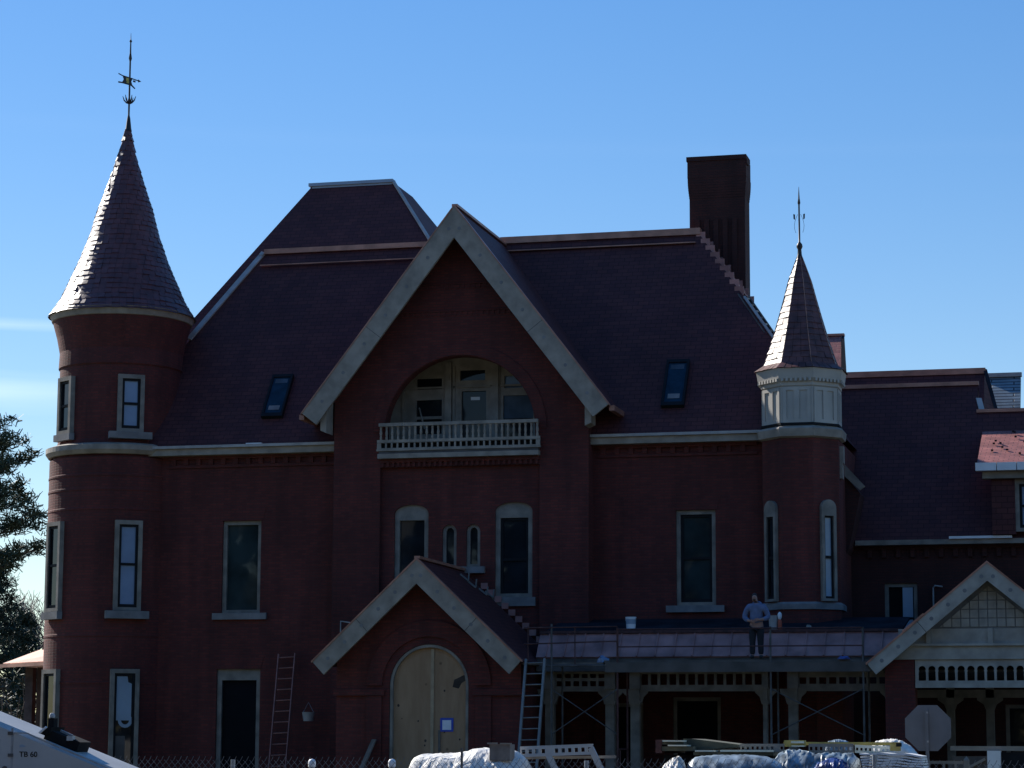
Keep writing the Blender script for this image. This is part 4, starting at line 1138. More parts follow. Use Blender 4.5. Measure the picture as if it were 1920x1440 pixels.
# ---- ladders
def ladder(name, foot, top, wdt, rungs, mat, label, rail=(.03, .075), cat='ladder', rmat=None):
    foot, top = Vector(foot), Vector(top)
    t = thing(name, foot, label, cat)
    d = (top - foot).normalized(); sdv = Vector((1, 0, 0)); sdv = (sdv - d * sdv.dot(d)).normalized()
    for s_ in (-1, 1):
        MB().bar(foot + sdv * s_ * wdt / 2, top + sdv * s_ * wdt / 2, rail[0], rail[1], d.cross(sdv)).build('rail', M[mat], t)
    ln = (top - foot).length
    for k in range(rungs):
        p = foot + d * (.25 + k * (ln - .35) / (rungs - 1))
        MB().tube([p - sdv * wdt / 2, p + sdv * wdt / 2], .016, 6).build('rung', M[rmat or mat], t)
    return t
lx0 = (ux(503, 1440, -1.6) + ux(540, 1440, -1.6)) / 2
top_ = U(538, 1226, -.12)
f0 = Vector((U(521, 1440, -1.2)[0], -1.25, U(521, 1440, -1.2)[1])); tpv = Vector((top_[0], -.12, top_[1]))
dv = (f0 - tpv).normalized(); foot_ = tpv + dv * (tpv.z / -dv.z)
ladder('ladder', foot_, tpv, .47, 15, 'ladder_red', 'dull red ladder leaning on the brick wall left of the entrance porch')
tp2 = Vector((U(1004, 1236, -4.86)[0], -4.86, U(1004, 1236, -4.86)[1])); f2 = Vector((U(992, 1395, -5.75)[0], -5.75, U(992, 1395, -5.75)[1]))
dv = (f2 - tp2).normalized(); foot_ = tp2 + dv * (tp2.z / -dv.z)
ladder('ladder', foot_, tp2, .47, 15, 'alu', 'pale aluminium ladder leaning on the veranda beside the entrance porch', rail=(.055, .09))
# roof ladder on the right-hand slope behind the chimney
rA = on_line(hr_hi, hr_lo, 14.5) + Vector((.05, 1.3, .62)); rB = on_line(hr_hi, hr_lo, 12.9) + Vector((.0, 1.3, .50))
RLx = Vector((ux(1402, 556, 3.9), 3.9, uz(1402, 556, 3.9))); RLy = Vector((ux(1452, 628, 3.0), 3.0, uz(1452, 628, 3.0)))
rl = thing('roof_ladder', RLy, 'short wooden roof ladder lying on the slates below the chimney', 'ladder')
sd_ = Vector((-.10, -1.2, -.16))
for k in (0, 1): MB().bar(RLx + sd_ * k, RLy + sd_ * k, .05, .09).build('rail', M['plank'], rl)
for k in range(6):
    p = RLx + (RLy - RLx) * ((k + .4) / 6); MB().bar(p, p + sd_, .06, .05).build('rung', M['plank' if k % 2 else 'alu'], rl)
# pale bucket hanging by the red ladder
x, z = U(578, 1352, -.6); lathe_thing('bucket', [(.13, z), (.17, z + .22), (.175, z + .24), (.15, z + .23)], x, -.6, 'lead', 'grey bucket hung on a hook to the right of the red ladder', 'bucket')
MB().tube([(x - .15, -.6, z + .23), (x, -.6, z + .5), (x + .15, -.6, z + .23)], .008, 5).build('handle', M['steel'], bpy.data.objects['bucket.002'])
# small lamp bracket on the wing wall, pipe at the left of the porch
x, z = U(1750, 1118, YW - .05)
tag(MB().tube([(x, YW - .06, z - .3), (x, YW - .06, z + .22), (x + .05, YW - .08, z + .28), (x + .25, YW - .1, z + .25)], .022, 6).build('vent_pipe', M['lead'], origin=(x, YW - .06, z - .3)), 'thin hooked grey pipe on the dark brick wing wall above the white porch', 'pipe')
x, z = U(637, 1175, -.8)
tag(MB().tube([(x, -.72, z - .25), (x, -.72, z + .15), (x + .33, -.9, z + .10)], .02, 6).build('vent_pipe', M['lead'], origin=(x, -.72, z - .25)), 'thin bent grey pipe on the brick pier above the porch\'s left eave', 'pipe')
# roof jacks on the porch slope
x = PX + .9
for i, (px, py) in enumerate(((870, 1080), (884, 1093), (905, 1107), (917, 1112))):
    pt = onplane(px, py, (PX, 0, PZ + .1), Vector((PS, 0, 1)).normalized())
    j = MB(); j.bar((pt.x - .10, pt.y, pt.z + .05), (pt.x + .12, pt.y, pt.z - .12), .06, .04); j.bar((pt.x + .12, pt.y, pt.z - .12), (pt.x + .14, pt.y, pt.z + .1), .03, .05)
    tag(j.build('roof_jack', M['alu'], origin=(pt.x, pt.y, pt.z - .12)), 'pale metal roof jack on the right slope of the entrance porch', 'roof jack', 'roof jacks on the entrance porch')
# notice on the plywood
x, z = U(838, 1359, YPO + .11)
nn = tag(MB().box(x - .17, x + .17, YPO + .096, YPO + .104, z - .17, z + .17).build('paper_notice', M['tape'], origin=(x, YPO + .1, z - .17)), 'white paper notice taped with blue tape to the plywood door', 'notice')
MB().box(x - .115, x + .115, YPO + .09, YPO + .0955, z - .125, z + .115).build('sheet', M['paper'], nn)
# curved plank leaning by the porch
p0, p1 = U(680, 1425, -5.0), U(702, 1388, -4.6)
tag(MB().bar((p0[0] - .3, -5.1, p0[1] - .9), (p1[0], -4.62, p1[1] + .02), .22, .03).build('leaning_board', M['plank'], origin=(p0[0] - .3, -5.1, 0)), 'grey board leaning against the left corner of the entrance porch', 'board')

# ---- worker
def skinned(name, chains, mat, parent=None, sub=2, loc=(0, 0, 0)):
    """chains: list of (list of (point, radius)); chains sharing points are joined."""
    bm = bmesh.new(); sk = bm.verts.layers.skin.verify(); seen = {}
    def vert(p, r):
        key = tuple(round(c, 4) for c in p)
        if key not in seen:
            v = bm.verts.new(p); rr_ = r if isinstance(r, tuple) else (r, r); v[sk].radius = rr_; seen[key] = v
        return seen[key]
    roots = []
    for chn in chains:
        vs_ = [vert(p, r) for p, r in chn]
        for a, b in zip(vs_, vs_[1:]):
            try: bm.edges.new((a, b))
            except ValueError: pass
    # one root per connected island
    done = set()
    for v in list(bm.verts):
        if v in done: continue
        v[sk].use_root = True; stck = [v]
        while stck:
            q_ = stck.pop()
            if q_ in done: continue
            done.add(q_); stck += [e.other_vert(q_) for e in q_.link_edges]
    me = bpy.data.meshes.new(name); bm.to_mesh(me); bm.free()
    tmp = bpy.data.objects.new(name, me); col.objects.link(tmp)
    tmp.modifiers.new('skin', 'SKIN').use_smooth_shade = True
    ss = tmp.modifiers.new('sub', 'SUBSURF'); ss.levels = sub; ss.render_levels = sub
    dg = bpy.context.evaluated_depsgraph_get()
    m2 = bpy.data.meshes.new_from_object(tmp.evaluated_get(dg))
    bpy.data.objects.remove(tmp); m2.materials.clear(); m2.materials.append(M[mat])
    for p in m2.polygons: p.use_smooth = True
    m2.name = name
    o = bpy.data.objects.new(name, m2); col.objects.link(o); o.location = loc
    if parent: o.parent = parent
    return o
WX, WZ = U(1419, 1236, -4.2); WY = -4.2
H = 1.0
V3 = Vector
sh_l, sh_r = (-.20, .0, 1.27), (.20, .0, 1.27)
el_l, el_r = (-.30, .0, 1.00), (.31, -.02, 1.00)
wr_l, wr_r = (-.13, -.19, .90), (.12, -.20, .93)
arms = [[((0, 0, 1.27), .10), (sh_l, .07), (el_l, .052), (wr_l, .036)], [((0, 0, 1.27), .10), (sh_r, .07), (el_r, .052), (wr_r, .036)]]
def hand(wx, dirx, z):
    out = []; w0 = V3(wx)
    palm = w0 + V3((dirx * .07, -.035, .005))
    out.append([(tuple(w0), .030), (tuple(palm), (.036, .02))])
    for k in range(4):
        b0 = palm + V3((dirx * .012, -.004, .030 - .02 * k)); ln = [.034, .038, .036, .028][k]
        p1 = b0 + V3((dirx * ln, -.012, -.004)); p2 = p1 + V3((dirx * ln * .5, .012, -.010))
        out.append([(tuple(palm), (.036, .02)), (tuple(b0), .0105), (tuple(p1), .0095), (tuple(p2), .0075)])
    t0 = w0 + V3((dirx * .03, -.03, .03)); out.append([(tuple(w0), .030), (tuple(t0), .012), (tuple(t0 + V3((dirx * .03, -.025, .015))), .010)])
    return out
hd_c = V3((-.035, .005, 1.50))
chains = [[((0, .01, .84), (.15, .11)), ((0, .0, 1.0), (.15, .11)), ((0, .0, 1.15), (.165, .11)), ((0, 0, 1.27), .10), ((-.008, .0, 1.355), .055), ((-.02, .0, 1.41), .06), ((-.032, -.01, 1.48), (.078, .09)), ((-.045, -.005, 1.555), (.062, .075))],
          [((0, .01, .84), (.15, .11)), ((-.095, .0, .74), .095), ((-.10, -.01, .42), .062), ((-.105, .01, .08), .045), ((-.11, -.09, .04), .04)],
          [((0, .01, .84), (.15, .11)), ((.095, .0, .74), .095), ((.10, -.01, .42), .062), ((.105, .01, .08), .045), ((.115, -.09, .04), .04)],
          [((-.032, -.01, 1.48), (.078, .09)), ((-.052, -.088, 1.485), .016)],
          ] + arms + hand(wr_l, 1, 0) + hand(wr_r, -1, 0)
person = skinned('person', chains, 'skin', None, 2, (WX, WY, WZ + .01))
tag(person, 'worker in blue-grey sweatshirt and dark trousers standing on the scaffold looking up', 'person')
tors = [[((0, .01, .80), (.172, .135)), ((0, .0, 1.0), (.178, .135)), ((0, .0, 1.15), (.19, .135)), ((0, 0, 1.285), (.13, .11)), ((0, .01, 1.34), (.075, .075))],
        [((0, 0, 1.285), (.13, .11)), ((-.20, .0, 1.265), .088), (el_l, .072), ((-.17, -.155, .915), .055)],
        [((0, 0, 1.285), (.13, .11)), ((.20, .0, 1.265), .088), (el_r, .072), ((.17, -.155, .945), .055)]]
skinned('sweatshirt', tors, 'shirt', person)
skinned('hood', [[((-.10, .06, 1.35), .045), ((0, .10, 1.37), .055), ((.10, .05, 1.35), .045), ((.09, -.04, 1.32), .03)]], 'shirt', person)
legs = [[((0, .01, .86), (.165, .125)), ((-.095, .0, .72), .112), ((-.10, -.01, .42), .082), ((-.105, .012, .09), .068)],
        [((0, .01, .86), (.165, .125)), ((.095, .0, .72), .112), ((.10, -.01, .42), .082), ((.105, .012, .09), .068)]]
skinned('trousers', legs, 'trouser', person)
for s_ in (-1, 1):
    skinned('boot', [[((s_ * .105, .03, .06), .058), ((s_ * .11, -.05, .045), .05), ((s_ * .118, -.13, .035), .042)]], 'boot', person)
skinned('hair', [[((-.030, .035, 1.47), (.07, .06)), ((-.045, .03, 1.545), (.075, .075)), ((-.052, -.01, 1.59), (.055, .06))]], 'hair', person)
skinned('beard', [[((-.075, -.075, 1.435), .018), ((-.04, -.085, 1.425), .026), ((.0, -.07, 1.435), .018)]], 'hair', person)
for s_ in (-1, 1): skinned('eye', [[((-.046 + s_ * .030, -.083, 1.505), .008), ((-.046 + s_ * .033, -.083, 1.505), .008)]], 'trim', person, 1)
skinned('mouth', [[((-.062, -.086, 1.452), .006), ((-.034, -.090, 1.452), .007)]], 'rust', person, 1)

# ---- chain link fence
FY = -28.0
fx0_, fx1_ = ux(255, 1420, FY) - 2.0, 16.2
FZ = 1.70
fence = thing('chain_link_fence', (fx0_, FY, 0), 'grey chain-link fence running along the front of the site', 'fence')
fm = MB(); pit = .10
def wire(a, b, r=.0030):
    a, b = Vector(a), Vector(b); d = (b - a).normalized(); s1_ = d.cross(Vector((0, 1, 0))).normalized() * r; y_ = Vector((0, r, 0))
    i = fm.add([a + s1_, a + y_, a - s1_, b + s1_, b + y_, b - s1_])
    fm.f.extend([[i, i + 1, i + 4, i + 3], [i + 1, i + 2, i + 5, i + 4], [i + 2, i, i + 3, i + 5]])
n = int((fx1_ - fx0_) / pit)
for k in range(n + 1):
    x = fx0_ + k * pit
    run = FZ * .9
    x1_ = min(x + run, fx1_); wire((x, FY - .004, .03), (x1_, FY - .004, .03 + (x1_ - x) / .9))
    wire((x1_, FY - .004, .03 + (x1_ - x) / .9), (x1_ + .028, FY - .01, .03 + (x1_ - x) / .9 + .055), .0035)
    x1_ = max(x - run, fx0_); wire((x, FY + .004, .03), (x1_, FY + .004, .03 + (x - x1_) / .9))
part('wire_mesh', fm, 'wire', fence)
for px, cap, top in ((437, 0, 1424), (585, 1, 1430), (735, 1, 1430), (1640, 0, 1415), (1100, 0, 1426)):
    x = ux(px, 1430, FY + .06); zt_ = uz(px, top, FY + .06)
    p = part('post', MB().tube([(x, FY + .06, 0), (x, FY + .06, zt_)], .035 if not cap else .045, 10), 'steel', fence)
    if cap: shade_smooth(part('post_cap', MB().lathe([(.056, zt_ - .06), (.060, zt_ - .01), (.055, zt_ + .025), (.035, zt_ + .05), (.0, zt_ + .06)], x, FY + .06, 14), 'white', p))
part('rail', MB().tube([(fx0_, FY + .05, 1.52), (fx1_, FY + .05, 1.52)], .014, 6), 'wire', fence)

# ---- materials piled behind the fence
MY = -26.6
def heap(name, outline, Y, depth, mat, label, cat, seed, ny=14, wob=.014, base=0.0, grp=None):
    """wrapped pile: top line given in photo pixels at plane Y, rounded front and back."""
    pts = [U(px, py, Y) for px, py in outline]
    rg_ = random.Random(seed); m = MB(); nx = 44
    xs = [pts[0][0] + (pts[-1][0] - pts[0][0]) * k / nx for k in range(nx + 1)]
    def top(x):
        for (a, za), (b, zb) in zip(pts, pts[1:]):
            if a <= x <= b: return za + (zb - za) * (x - a) / max(1e-6, b - a)
        return pts[-1][1]
    grid = []
    for j in range(ny + 1):
        v = j / ny; rowp = []
        for k, x in enumerate(xs):
            e = min(1, min(k, nx - k) / 3.0) ** .5
            s_ = math.sin(math.pi * v) ** .16
            zt_ = base + (top(x) - base) * (.0 if j in (0, ny) else s_) * (e if k in (0, nx) else 1)
            yy = Y - depth * .5 + depth * v + .05 * math.sin(x * 7 + j)
            rowp.append((x + rg_.uniform(-1, 1) * wob * .5, yy + rg_.uniform(-1, 1) * wob, zt_ + (rg_.uniform(-1, .4) * wob if 0 < j < ny else 0)))
        grid.append(m.add(rowp))
    for j in range(ny):
        for k in range(nx):
            m.f.append([grid[j] + k, grid[j] + k + 1, grid[j + 1] + k + 1, grid[j + 1] + k])
    o = m.build(name, mat, origin=(xs[nx // 2], Y, base)); shade_smooth(o, 55)
    return tag(o, label, cat, grp)
heap('tarpaulin_pile', [(770, 1442), (781, 1422), (788, 1415), (800, 1413), (862, 1411), (880, 1407), (893, 1403), (912, 1401), (930, 1404), (960, 1404), (974, 1411), (985, 1424), (992, 1442)], MY, 1.5, 'tarp', 'lumpy pile of material under a white tarpaulin in front of the boarded doorway', 'tarp', 11)
c0_, c1_ = ux(924, 1400, MY - .35), ux(962, 1400, MY - .35); zc0, zc1 = uz(940, 1426, MY - .35), uz(940, 1393, MY - .35)
cb = MB().box(c0_, c1_, MY - .55, MY - .25, zc0, zc1 - .02)
cbx = tag(cb.build('cardboard_box', M['card'], origin=((c0_ + c1_) / 2, MY - .4, zc0)), 'open brown-grey cardboard box standing on the white tarpaulin pile', 'box')
fl = MB()
fl.box(c0_ - .03, c0_ + .13, MY - .58, MY - .555, zc1 - .02, zc1 + .005); fl.box(c1_ - .15, c1_ + .03, MY - .58, MY - .555, zc1 - .02, zc1 + .0)
fl.build('flap', M['trim_grey'], cbx)
x, z = U(866, 1405, MY - .9)
tag(MB().tube([(x, MY - .9, 0), (x, MY - .9, z + .02)], .022, 6).build('stake', M['plank'], origin=(x, MY - .9, 0)), 'thin wooden stake standing in front of the white tarpaulin pile', 'stake')
x0_, x1_ = ux(836, 1413, MY + .9), ux(880, 1413, MY + .9); z = uz(850, 1412, MY + .9)
tag(MB().box(x0_, x1_, MY + .86, MY + .95, 0, z).build('site_board', M['steel'], origin=(x0_, MY + .9, 0)), 'grey board edge just visible behind the white tarpaulin pile', 'board')
# white frame with a row of square holes
def perforated(name, pa, pb, Y, h, nh, mat, label, cat, gap=None, dep=.06, grp=None, skip=(), legs_=()):
    ax, az = U(*pa, Y); bx_, bz = U(*pb, Y)
    ln = math.hypot(bx_ - ax, bz - az); dxn, dzn = (bx_ - ax) / ln, (bz - az) / ln
    def xf(x, y, z): return Vector((ax + dxn * x - dzn * z, y, az + dzn * x + dxn * z))
    p_ = ln / nh; hs2 = [rect(p_ * (k + .22), p_ * (k + .78), -h * .78, -h * .26) for k in range(nh) if k not in skip]
    t = thing(name, (ax, Y, az - h), label, cat, grp)
    m = MB().panel(rect(0, ln, -h, 0), hs2, Y, .035, xf=xf)
    m.slab(rect(0, ln, 0, .02), Y, Y + dep, xf=xf); m.slab(rect(0, ln, -h - .02, -h), Y, Y + dep, xf=xf)
    m.panel(rect(0, ln, -h, 0), hs2, Y + .035, xf=xf)
    m.build('beam', M[mat], t)
    for (la, lb) in legs_:
        pA, pB = U(*la, Y), U(*lb, Y)
        d = (Vector((pB[0], 0, pB[1])) - Vector((pA[0], 0, pA[1]))); d *= pA[1] / max(1e-4, -d.z)
        MB().bar((pA[0], Y + .03, pA[1]), (pA[0] + d.x, Y + .03, 0), .09, .06, (0, 1, 0)).build('leg', M[mat], t)
    return t
perforated('steel_rack', (975, 1402), (1111, 1397), MY + .3, .125, 11, 'lift_white', 'white steel rack with a row of square holes and two sloping legs', 'rack', skip=(4,), legs_=(((1026, 1412), (1040, 1442)), ((1107, 1402), (1126, 1442))))
tag(MB().bar((ux(985, 1421, MY + .5), MY + .5, uz(985, 1421, MY + .5)), (ux(1155, 1419, MY + .5), MY + .5, uz(1155, 1419, MY + .5)), .05, .045).build('lumber', M['trim_grey'], origin=(ux(1070, 1421, MY + .5), MY + .5, uz(985, 1421, MY + .5))), 'thin pale pole lying behind the white steel rack', 'pole')
# timber stack with wedge
ts = thing('lumber_stack', (ux(1300, 1400, MY), MY, 0), 'stack of dark green lumber with pale board edges behind the fence', 'lumber')
def pbox(px0, px1, py0, py1, Y0, Y1): return (ux(px0, py0, Y0), ux(px1, py0, Y0), Y0, Y1, uz(px0, py1, Y0), uz(px0, py0, Y0))
ym = MY
part_ = lambda nm, m, mt, p: m.build(nm, M[mt], p)
def rel(m, nm, mt, p): return part(nm, m, mt, p)
for (a, b, c, d, mt, o_) in ((1229, 1241, 1387, 1412, 'rust', .0), (1242, 1280, 1388, 1390.5, 'lumber_pale', -.05), (1242, 1282, 1391, 1396, 'lumber', .0), (1252, 1288, 1396.5, 1399, 'lumber_pale', -.06), (1240, 1300, 1399.5, 1408, 'lumber', .0), (1303, 1338, 1406.5, 1409.5, 'lumber_pale', -.08), (1350, 1448, 1406, 1409.5, 'lumber_pale', -.08), (1300, 1450, 1410, 1416, 'lumber', -.02)):
    part('board', MB().box(*pbox(a, b, c, d, ym + o_, ym + 2.0)), mt, ts)
wd = [U(1281, 1385, ym + .3), U(1296, 1385, ym + .3), U(1385, 1396, ym + .3), U(1385, 1401, ym + .3), U(1285, 1408, ym + .3)]
part('sloping_board', MB().slab(wd[::-1], ym + .3, ym + 1.6), 'lumber', ts)
part('bearer', MB().box(ux(1240, 1410, ym), ux(1445, 1410, ym), ym + .2, ym + 1.9, 0, uz(1300, 1416, ym)), 'void', ts)
perforated('aluminium_plank', (1388, 1397), (1470, 1397), MY + .1, .085, 9, 'alu', 'short aluminium plank with square holes lying between the lumber and the yellow ladder', 'plank', skip=(7,))
# yellow ladder bundle
yl = thing('stepladder', (ux(1560, 1395, MY + .6), MY + .6, 0), 'yellow fibreglass ladder lying on its side on top of the piled site materials', 'ladder')
for (a, b, c, d, mt, o_) in ((1469, 1688, 1391, 1397, 'yellow', .35), (1470, 1510, 1388, 1400, 'yellow', .2), (1483, 1507, 1389.5, 1393.5, 'lumber_pale', .15), (1484, 1508, 1397.5, 1400, 'lumber_pale', .17), (1669, 1688, 1395, 1408, 'yellow', .2)):
    part('rail', MB().box(*pbox(a, b, c, d, MY + o_, MY + o_ + .08)), mt, yl)
part('foot', MB().box(*pbox(1680, 1690, 1393, 1400, MY + .15, MY + .22)), 'black', yl)
perforated('aluminium_plank', (1516, 1397), (1600, 1397), MY + .12, .10, 9, 'alu', 'grey slotted aluminium plank lying below the yellow ladder', 'plank')
perforated('aluminium_plank', (1603, 1399), (1668, 1402), MY + .13, .08, 8, 'lumber_pale', 'pale slotted plank under the yellow ladder near the stop sign', 'plank')
heap('plastic_sheet', [(1545, 1396), (1556, 1389), (1570, 1385.5), (1585, 1388), (1598, 1397)], MY + 1.2, .8, 'wrap', 'bulge of greenish clear plastic rising behind the yellow ladder', 'plastic', 21, base=.6)
heap('wrapped_bundle', [(1290, 1440), (1296, 1425), (1310, 1417), (1335, 1415.5), (1400, 1414), (1430, 1417), (1450, 1422), (1470, 1430), (1480, 1440)], MY - .5, 1.3, 'wrap', 'long bundle in shiny bluish plastic wrap lying in front of the lumber', 'bundle', 22, wob=.012)
heap('plastic_bag', [(1240, 1442), (1248, 1430), (1262, 1421), (1274, 1417), (1280, 1425), (1284, 1442)], MY - .7, .7, 'tarp', 'white plastic bag at the left end of the shiny wrapped bundle', 'bag', 23)
heap('rubble_pile', [(1440, 1442), (1450, 1426), (1462, 1412), (1480, 1404), (1510, 1406), (1530, 1412), (1560, 1410), (1600, 1412), (1612, 1424), (1615, 1442)], MY - .2, 1.2, 'wrap', 'tangled grey heap of plastic and offcuts under the slotted plank', 'heap', 24, wob=.035)
heap('blue_tarpaulin', [(1526, 1444), (1534, 1430), (1548, 1423), (1566, 1420), (1580, 1424), (1590, 1434), (1594, 1444)], MY - .95, .6, 'blue', 'folded dark blue tarpaulin among the piled materials', 'tarp', 25, wob=.018)
wp = thing('panel_stack', (ux(1670, 1425, MY - .8), MY - .8, 0), 'stack of wavy white plastic panels behind the fence left of the stop sign', 'panels')
for k in range(6):
    py = 1412 + k * 5.2; m = MB(); pts = []
    for j in range(17):
        px = 1612 + (1728 - 1612) * j / 16 + k * 1.0; dyp = .9 * math.sin(j * .9 + k) + (4.5 * max(0, (j - 9) / 7) ** 1.4)
        pts.append(U(px, py + dyp, MY - .8))
    pl_ = pts + [(x, z - .026) for x, z in pts[::-1]]
    m.slab(pl_[::-1], MY - .8 - rr.uniform(0, .04), MY + .1)
    part('panel', m, 'white', wp)
part('bearer', MB().box(ux(1620, 1440, MY - .7), ux(1725, 1440, MY - .7), MY - .6, MY, 0, 1.45), 'lumber', wp)
heap('plastic_bag', [(1634, 1396), (1642, 1390), (1656, 1386), (1674, 1385), (1690, 1388), (1704, 1396), (1716, 1407), (1726, 1420), (1730, 1428)], MY + 1.0, .9, 'tarp', 'big white bag bulging up behind the yellow ladder beside the stop sign', 'bag', 26, base=.8)

# ---- stop sign seen from behind
GY = -23.0
sxc, szc = U(1740, 1365, GY); rad = (U(1783, 1365, GY)[0] - U(1697, 1365, GY)[0]) / 2 / math.cos(R(22.5))
sg = thing('stop_sign', (sxc, GY, 0), 'bare grey back of an octagonal stop sign on a metal post', 'sign')
part('sign_plate', MB().slab([(sxc + rad * math.cos(R(22.5 + 45 * k)), szc + rad * math.sin(R(22.5 + 45 * k))) for k in range(8)], GY, GY + .006), 'sign_back', sg)
xt = ux(1733, 1340, GY); 
part('post', MB().bar((sxc, GY - .03, 0), (sxc - .02, GY - .03, szc + .30), .055, .03, (0, 1, 0)), 'sign_back', sg)
for dz in (-.22, .25): part('bolt', MB().box(sxc - .018, sxc + .012, GY - .055, GY - .044, szc + dz - .015, szc + dz + .015), 'lead', sg)
# ---- low railing right of the sign and white railing at the corner
ry = -20.0
rl_ = thing('railing', (ux(1790, 1430, ry), ry, 0), 'low grey picket railing with a pointed post right of the stop sign', 'railing')
zz_ = uz(1780, 1427, ry)
part('top_rail', MB().box(ux(1738, 1427, ry), ux(1806, 1427, ry), ry - .02, ry + .02, zz_ - .05, zz_), 'trim_grey', rl_)
part('bottom_rail', MB().box(ux(1738, 1427, ry), ux(1806, 1427, ry), ry - .02, ry + .02, zz_ - .20, zz_ - .15), 'trim_grey', rl_)
for px in (1742, 1770, 1792): part('picket', MB().box(ux(px, 1430, ry) - .02, ux(px, 1430, ry) + .02, ry - .03, ry - .021, 0, zz_ - .001), 'trim_grey', rl_)
xq = ux(1812, 1425, ry); part('post', MB().box(xq - .045, xq + .045, ry - .045, ry + .045, 0, zz_).lathe([(.07, zz_), (.06, zz_ + .03), (.0, zz_ + .09)], xq, ry, 4, R(45)), 'trim_grey', rl_)
ty = -14.0
wl = thing('site_railing', (ux(1850, 1420, ty), ty, 0), 'white handrail with a square newel post in front of the white gabled porch', 'railing')
zt_ = uz(1850, 1399, ty)
part('handrail', MB().box(ux(1782, 1402, ty), ux(1990, 1402, ty), ty - .05, ty + .05, zt_ - .09, zt_), 'trim', wl)
xn0, xn1 = ux(1852, 1420, ty), ux(1877, 1420, ty)
part('newel', MB().box(xn0, xn1, ty - .17, ty + .17, 0, zt_ - .091), 'white', wl)
part('infill_panel', MB().box(ux(1786, 1420, ty), xn0 - .002, ty - .01, ty + .01, .35, zt_ - .20), 'fascia', wl)
part('infill_panel', MB().box(xn1 + .002, ux(1985, 1420, ty), ty - .01, ty + .01, .35, zt_ - .12), 'dark_paint', wl)
part('brace', MB().bar((ux(1815, 1440, ty), ty - .03, uz(1815, 1440, ty)), (xn0 - .05, ty - .03, zt_ - .25), .06, .05), 'trim_grey', wl)

# ---- boom lift at the bottom left
BY = -39.0
lift = thing('boom_lift', (ux(100, 1440, BY), BY + .8, 0), 'white boom lift with sloping engine hood and black clamp box on top', 'lift')
hpx = [(-250, 1286), (-125, 1303), (-62, 1329), (208, 1440), (285, 1471)]
side = [U(px, py, BY) for px, py in hpx]
bot = .95
hood = MB(); W_ = .85
def off_(pt, d): return (pt[0], pt[1] - d)
lower = [U(px, py + 8, BY) for px, py in hpx]
poly = [(side[0][0], bot)] + [(side[-1][0], bot)] + lower[::-1]
hood.slab(poly, BY, BY + W_)
body = part('engine_hood', hood, 'lift_white', lift)
top_m = MB()                                           # rolled top edge of the hood, set back
tp_ = [(a[0] + .0, a[1]) for a in side]
for k in range(len(side) - 1):
    a, b = side[k], side[k + 1]; la, lb = lower[k], lower[k + 1]
    top_m.face([(la[0], BY, la[1]), (lb[0], BY, lb[1]), (b[0], BY + .07, b[1]), (a[0], BY + .07, a[1])])
    top_m.face([(a[0], BY + .07, a[1]), (b[0], BY + .07, b[1]), (b[0], BY + W_ - .1, b[1]), (a[0], BY + W_ - .1, a[1])])
    top_m.face([(a[0], BY + W_ - .1, a[1]), (b[0], BY + W_ - .1, b[1]), (lb[0], BY + W_, lb[1]), (la[0], BY + W_, la[1])])
top_m.face([(side[-1][0], BY + .07, side[-1][1]), (lower[-1][0], BY, lower[-1][1]), (lower[-1][0], BY + W_, lower[-1][1]), (side[-1][0], BY + W_ - .1, side[-1][1])])
part('hood_lid', top_m, 'lift_white', lift)
se = MB()                                              # door seam, hinge pins
sx_, sz_ = U(23, 1380, BY)
se.box(sx_ - .012, sx_ + .012, BY - .004, BY + .001, bot, U(23, 1365, BY)[1])
pts = [U(px, py, BY) for px, py in ((24, 1374), (52, 1375), (66, 1382), (110, 1401), (165, 1424), (220, 1448))]
for a, b in zip(pts, pts[1:]): se.bar((a[0], BY - .002, a[1]), (b[0], BY - .002, b[1]), .008, .016, (0, 0, 1))
part('door_seam', se, 'steel', body)
hn = MB()
for py in (1375, 1416): p = U(20, py, BY); hn.box(p[0] - .03, p[0] + .03, BY - .012, BY - .0045, p[1] - .018, p[1] + .018)
p = U(9, 1441, BY); hn.slab([(p[0] + .03 * math.cos(R(45 * j)), p[1] + .03 * math.sin(R(45 * j))) for j in range(8)], BY - .012, BY + .001)
part('hinge', hn, 'fascia', body)
cu = bpy.data.curves.new('lettering', 'FONT'); cu.body = 'TB 60'; cu.size = .082; cu.extrude = .001; cu.offset = .0008
to = bpy.data.objects.new('lettering', cu); col.objects.link(to)
dg = bpy.context.evaluated_depsgraph_get()
tm = bpy.data.meshes.new_from_object(to.evaluated_get(dg)); bpy.data.objects.remove(to)
tm.materials.clear(); tm.materials.append(M['black'])
to = bpy.data.objects.new('lettering', tm); col.objects.link(to)
p = U(36, 1419, BY); wid = U(70, 1419, BY)[0] - p[0]
k_ = wid / max(v.co.x for v in tm.vertices)
for v in tm.vertices: v.co.x *= k_
to.parent = body; to.location = Vector((p[0], BY - .003, p[1])) - wloc(body); to.rotation_euler = (R(90), 0, 0)
p = U(43, 1399, BY)
part('emblem', MB().slab([(p[0] - .04, p[1] - .015), (p[0] + .01, p[1] - .01), (p[0] + .035, p[1]), (p[0] - .01, p[1] + .02), (p[0] - .04, p[1] + .01)], BY - .003, BY + .001), 'blind', body)
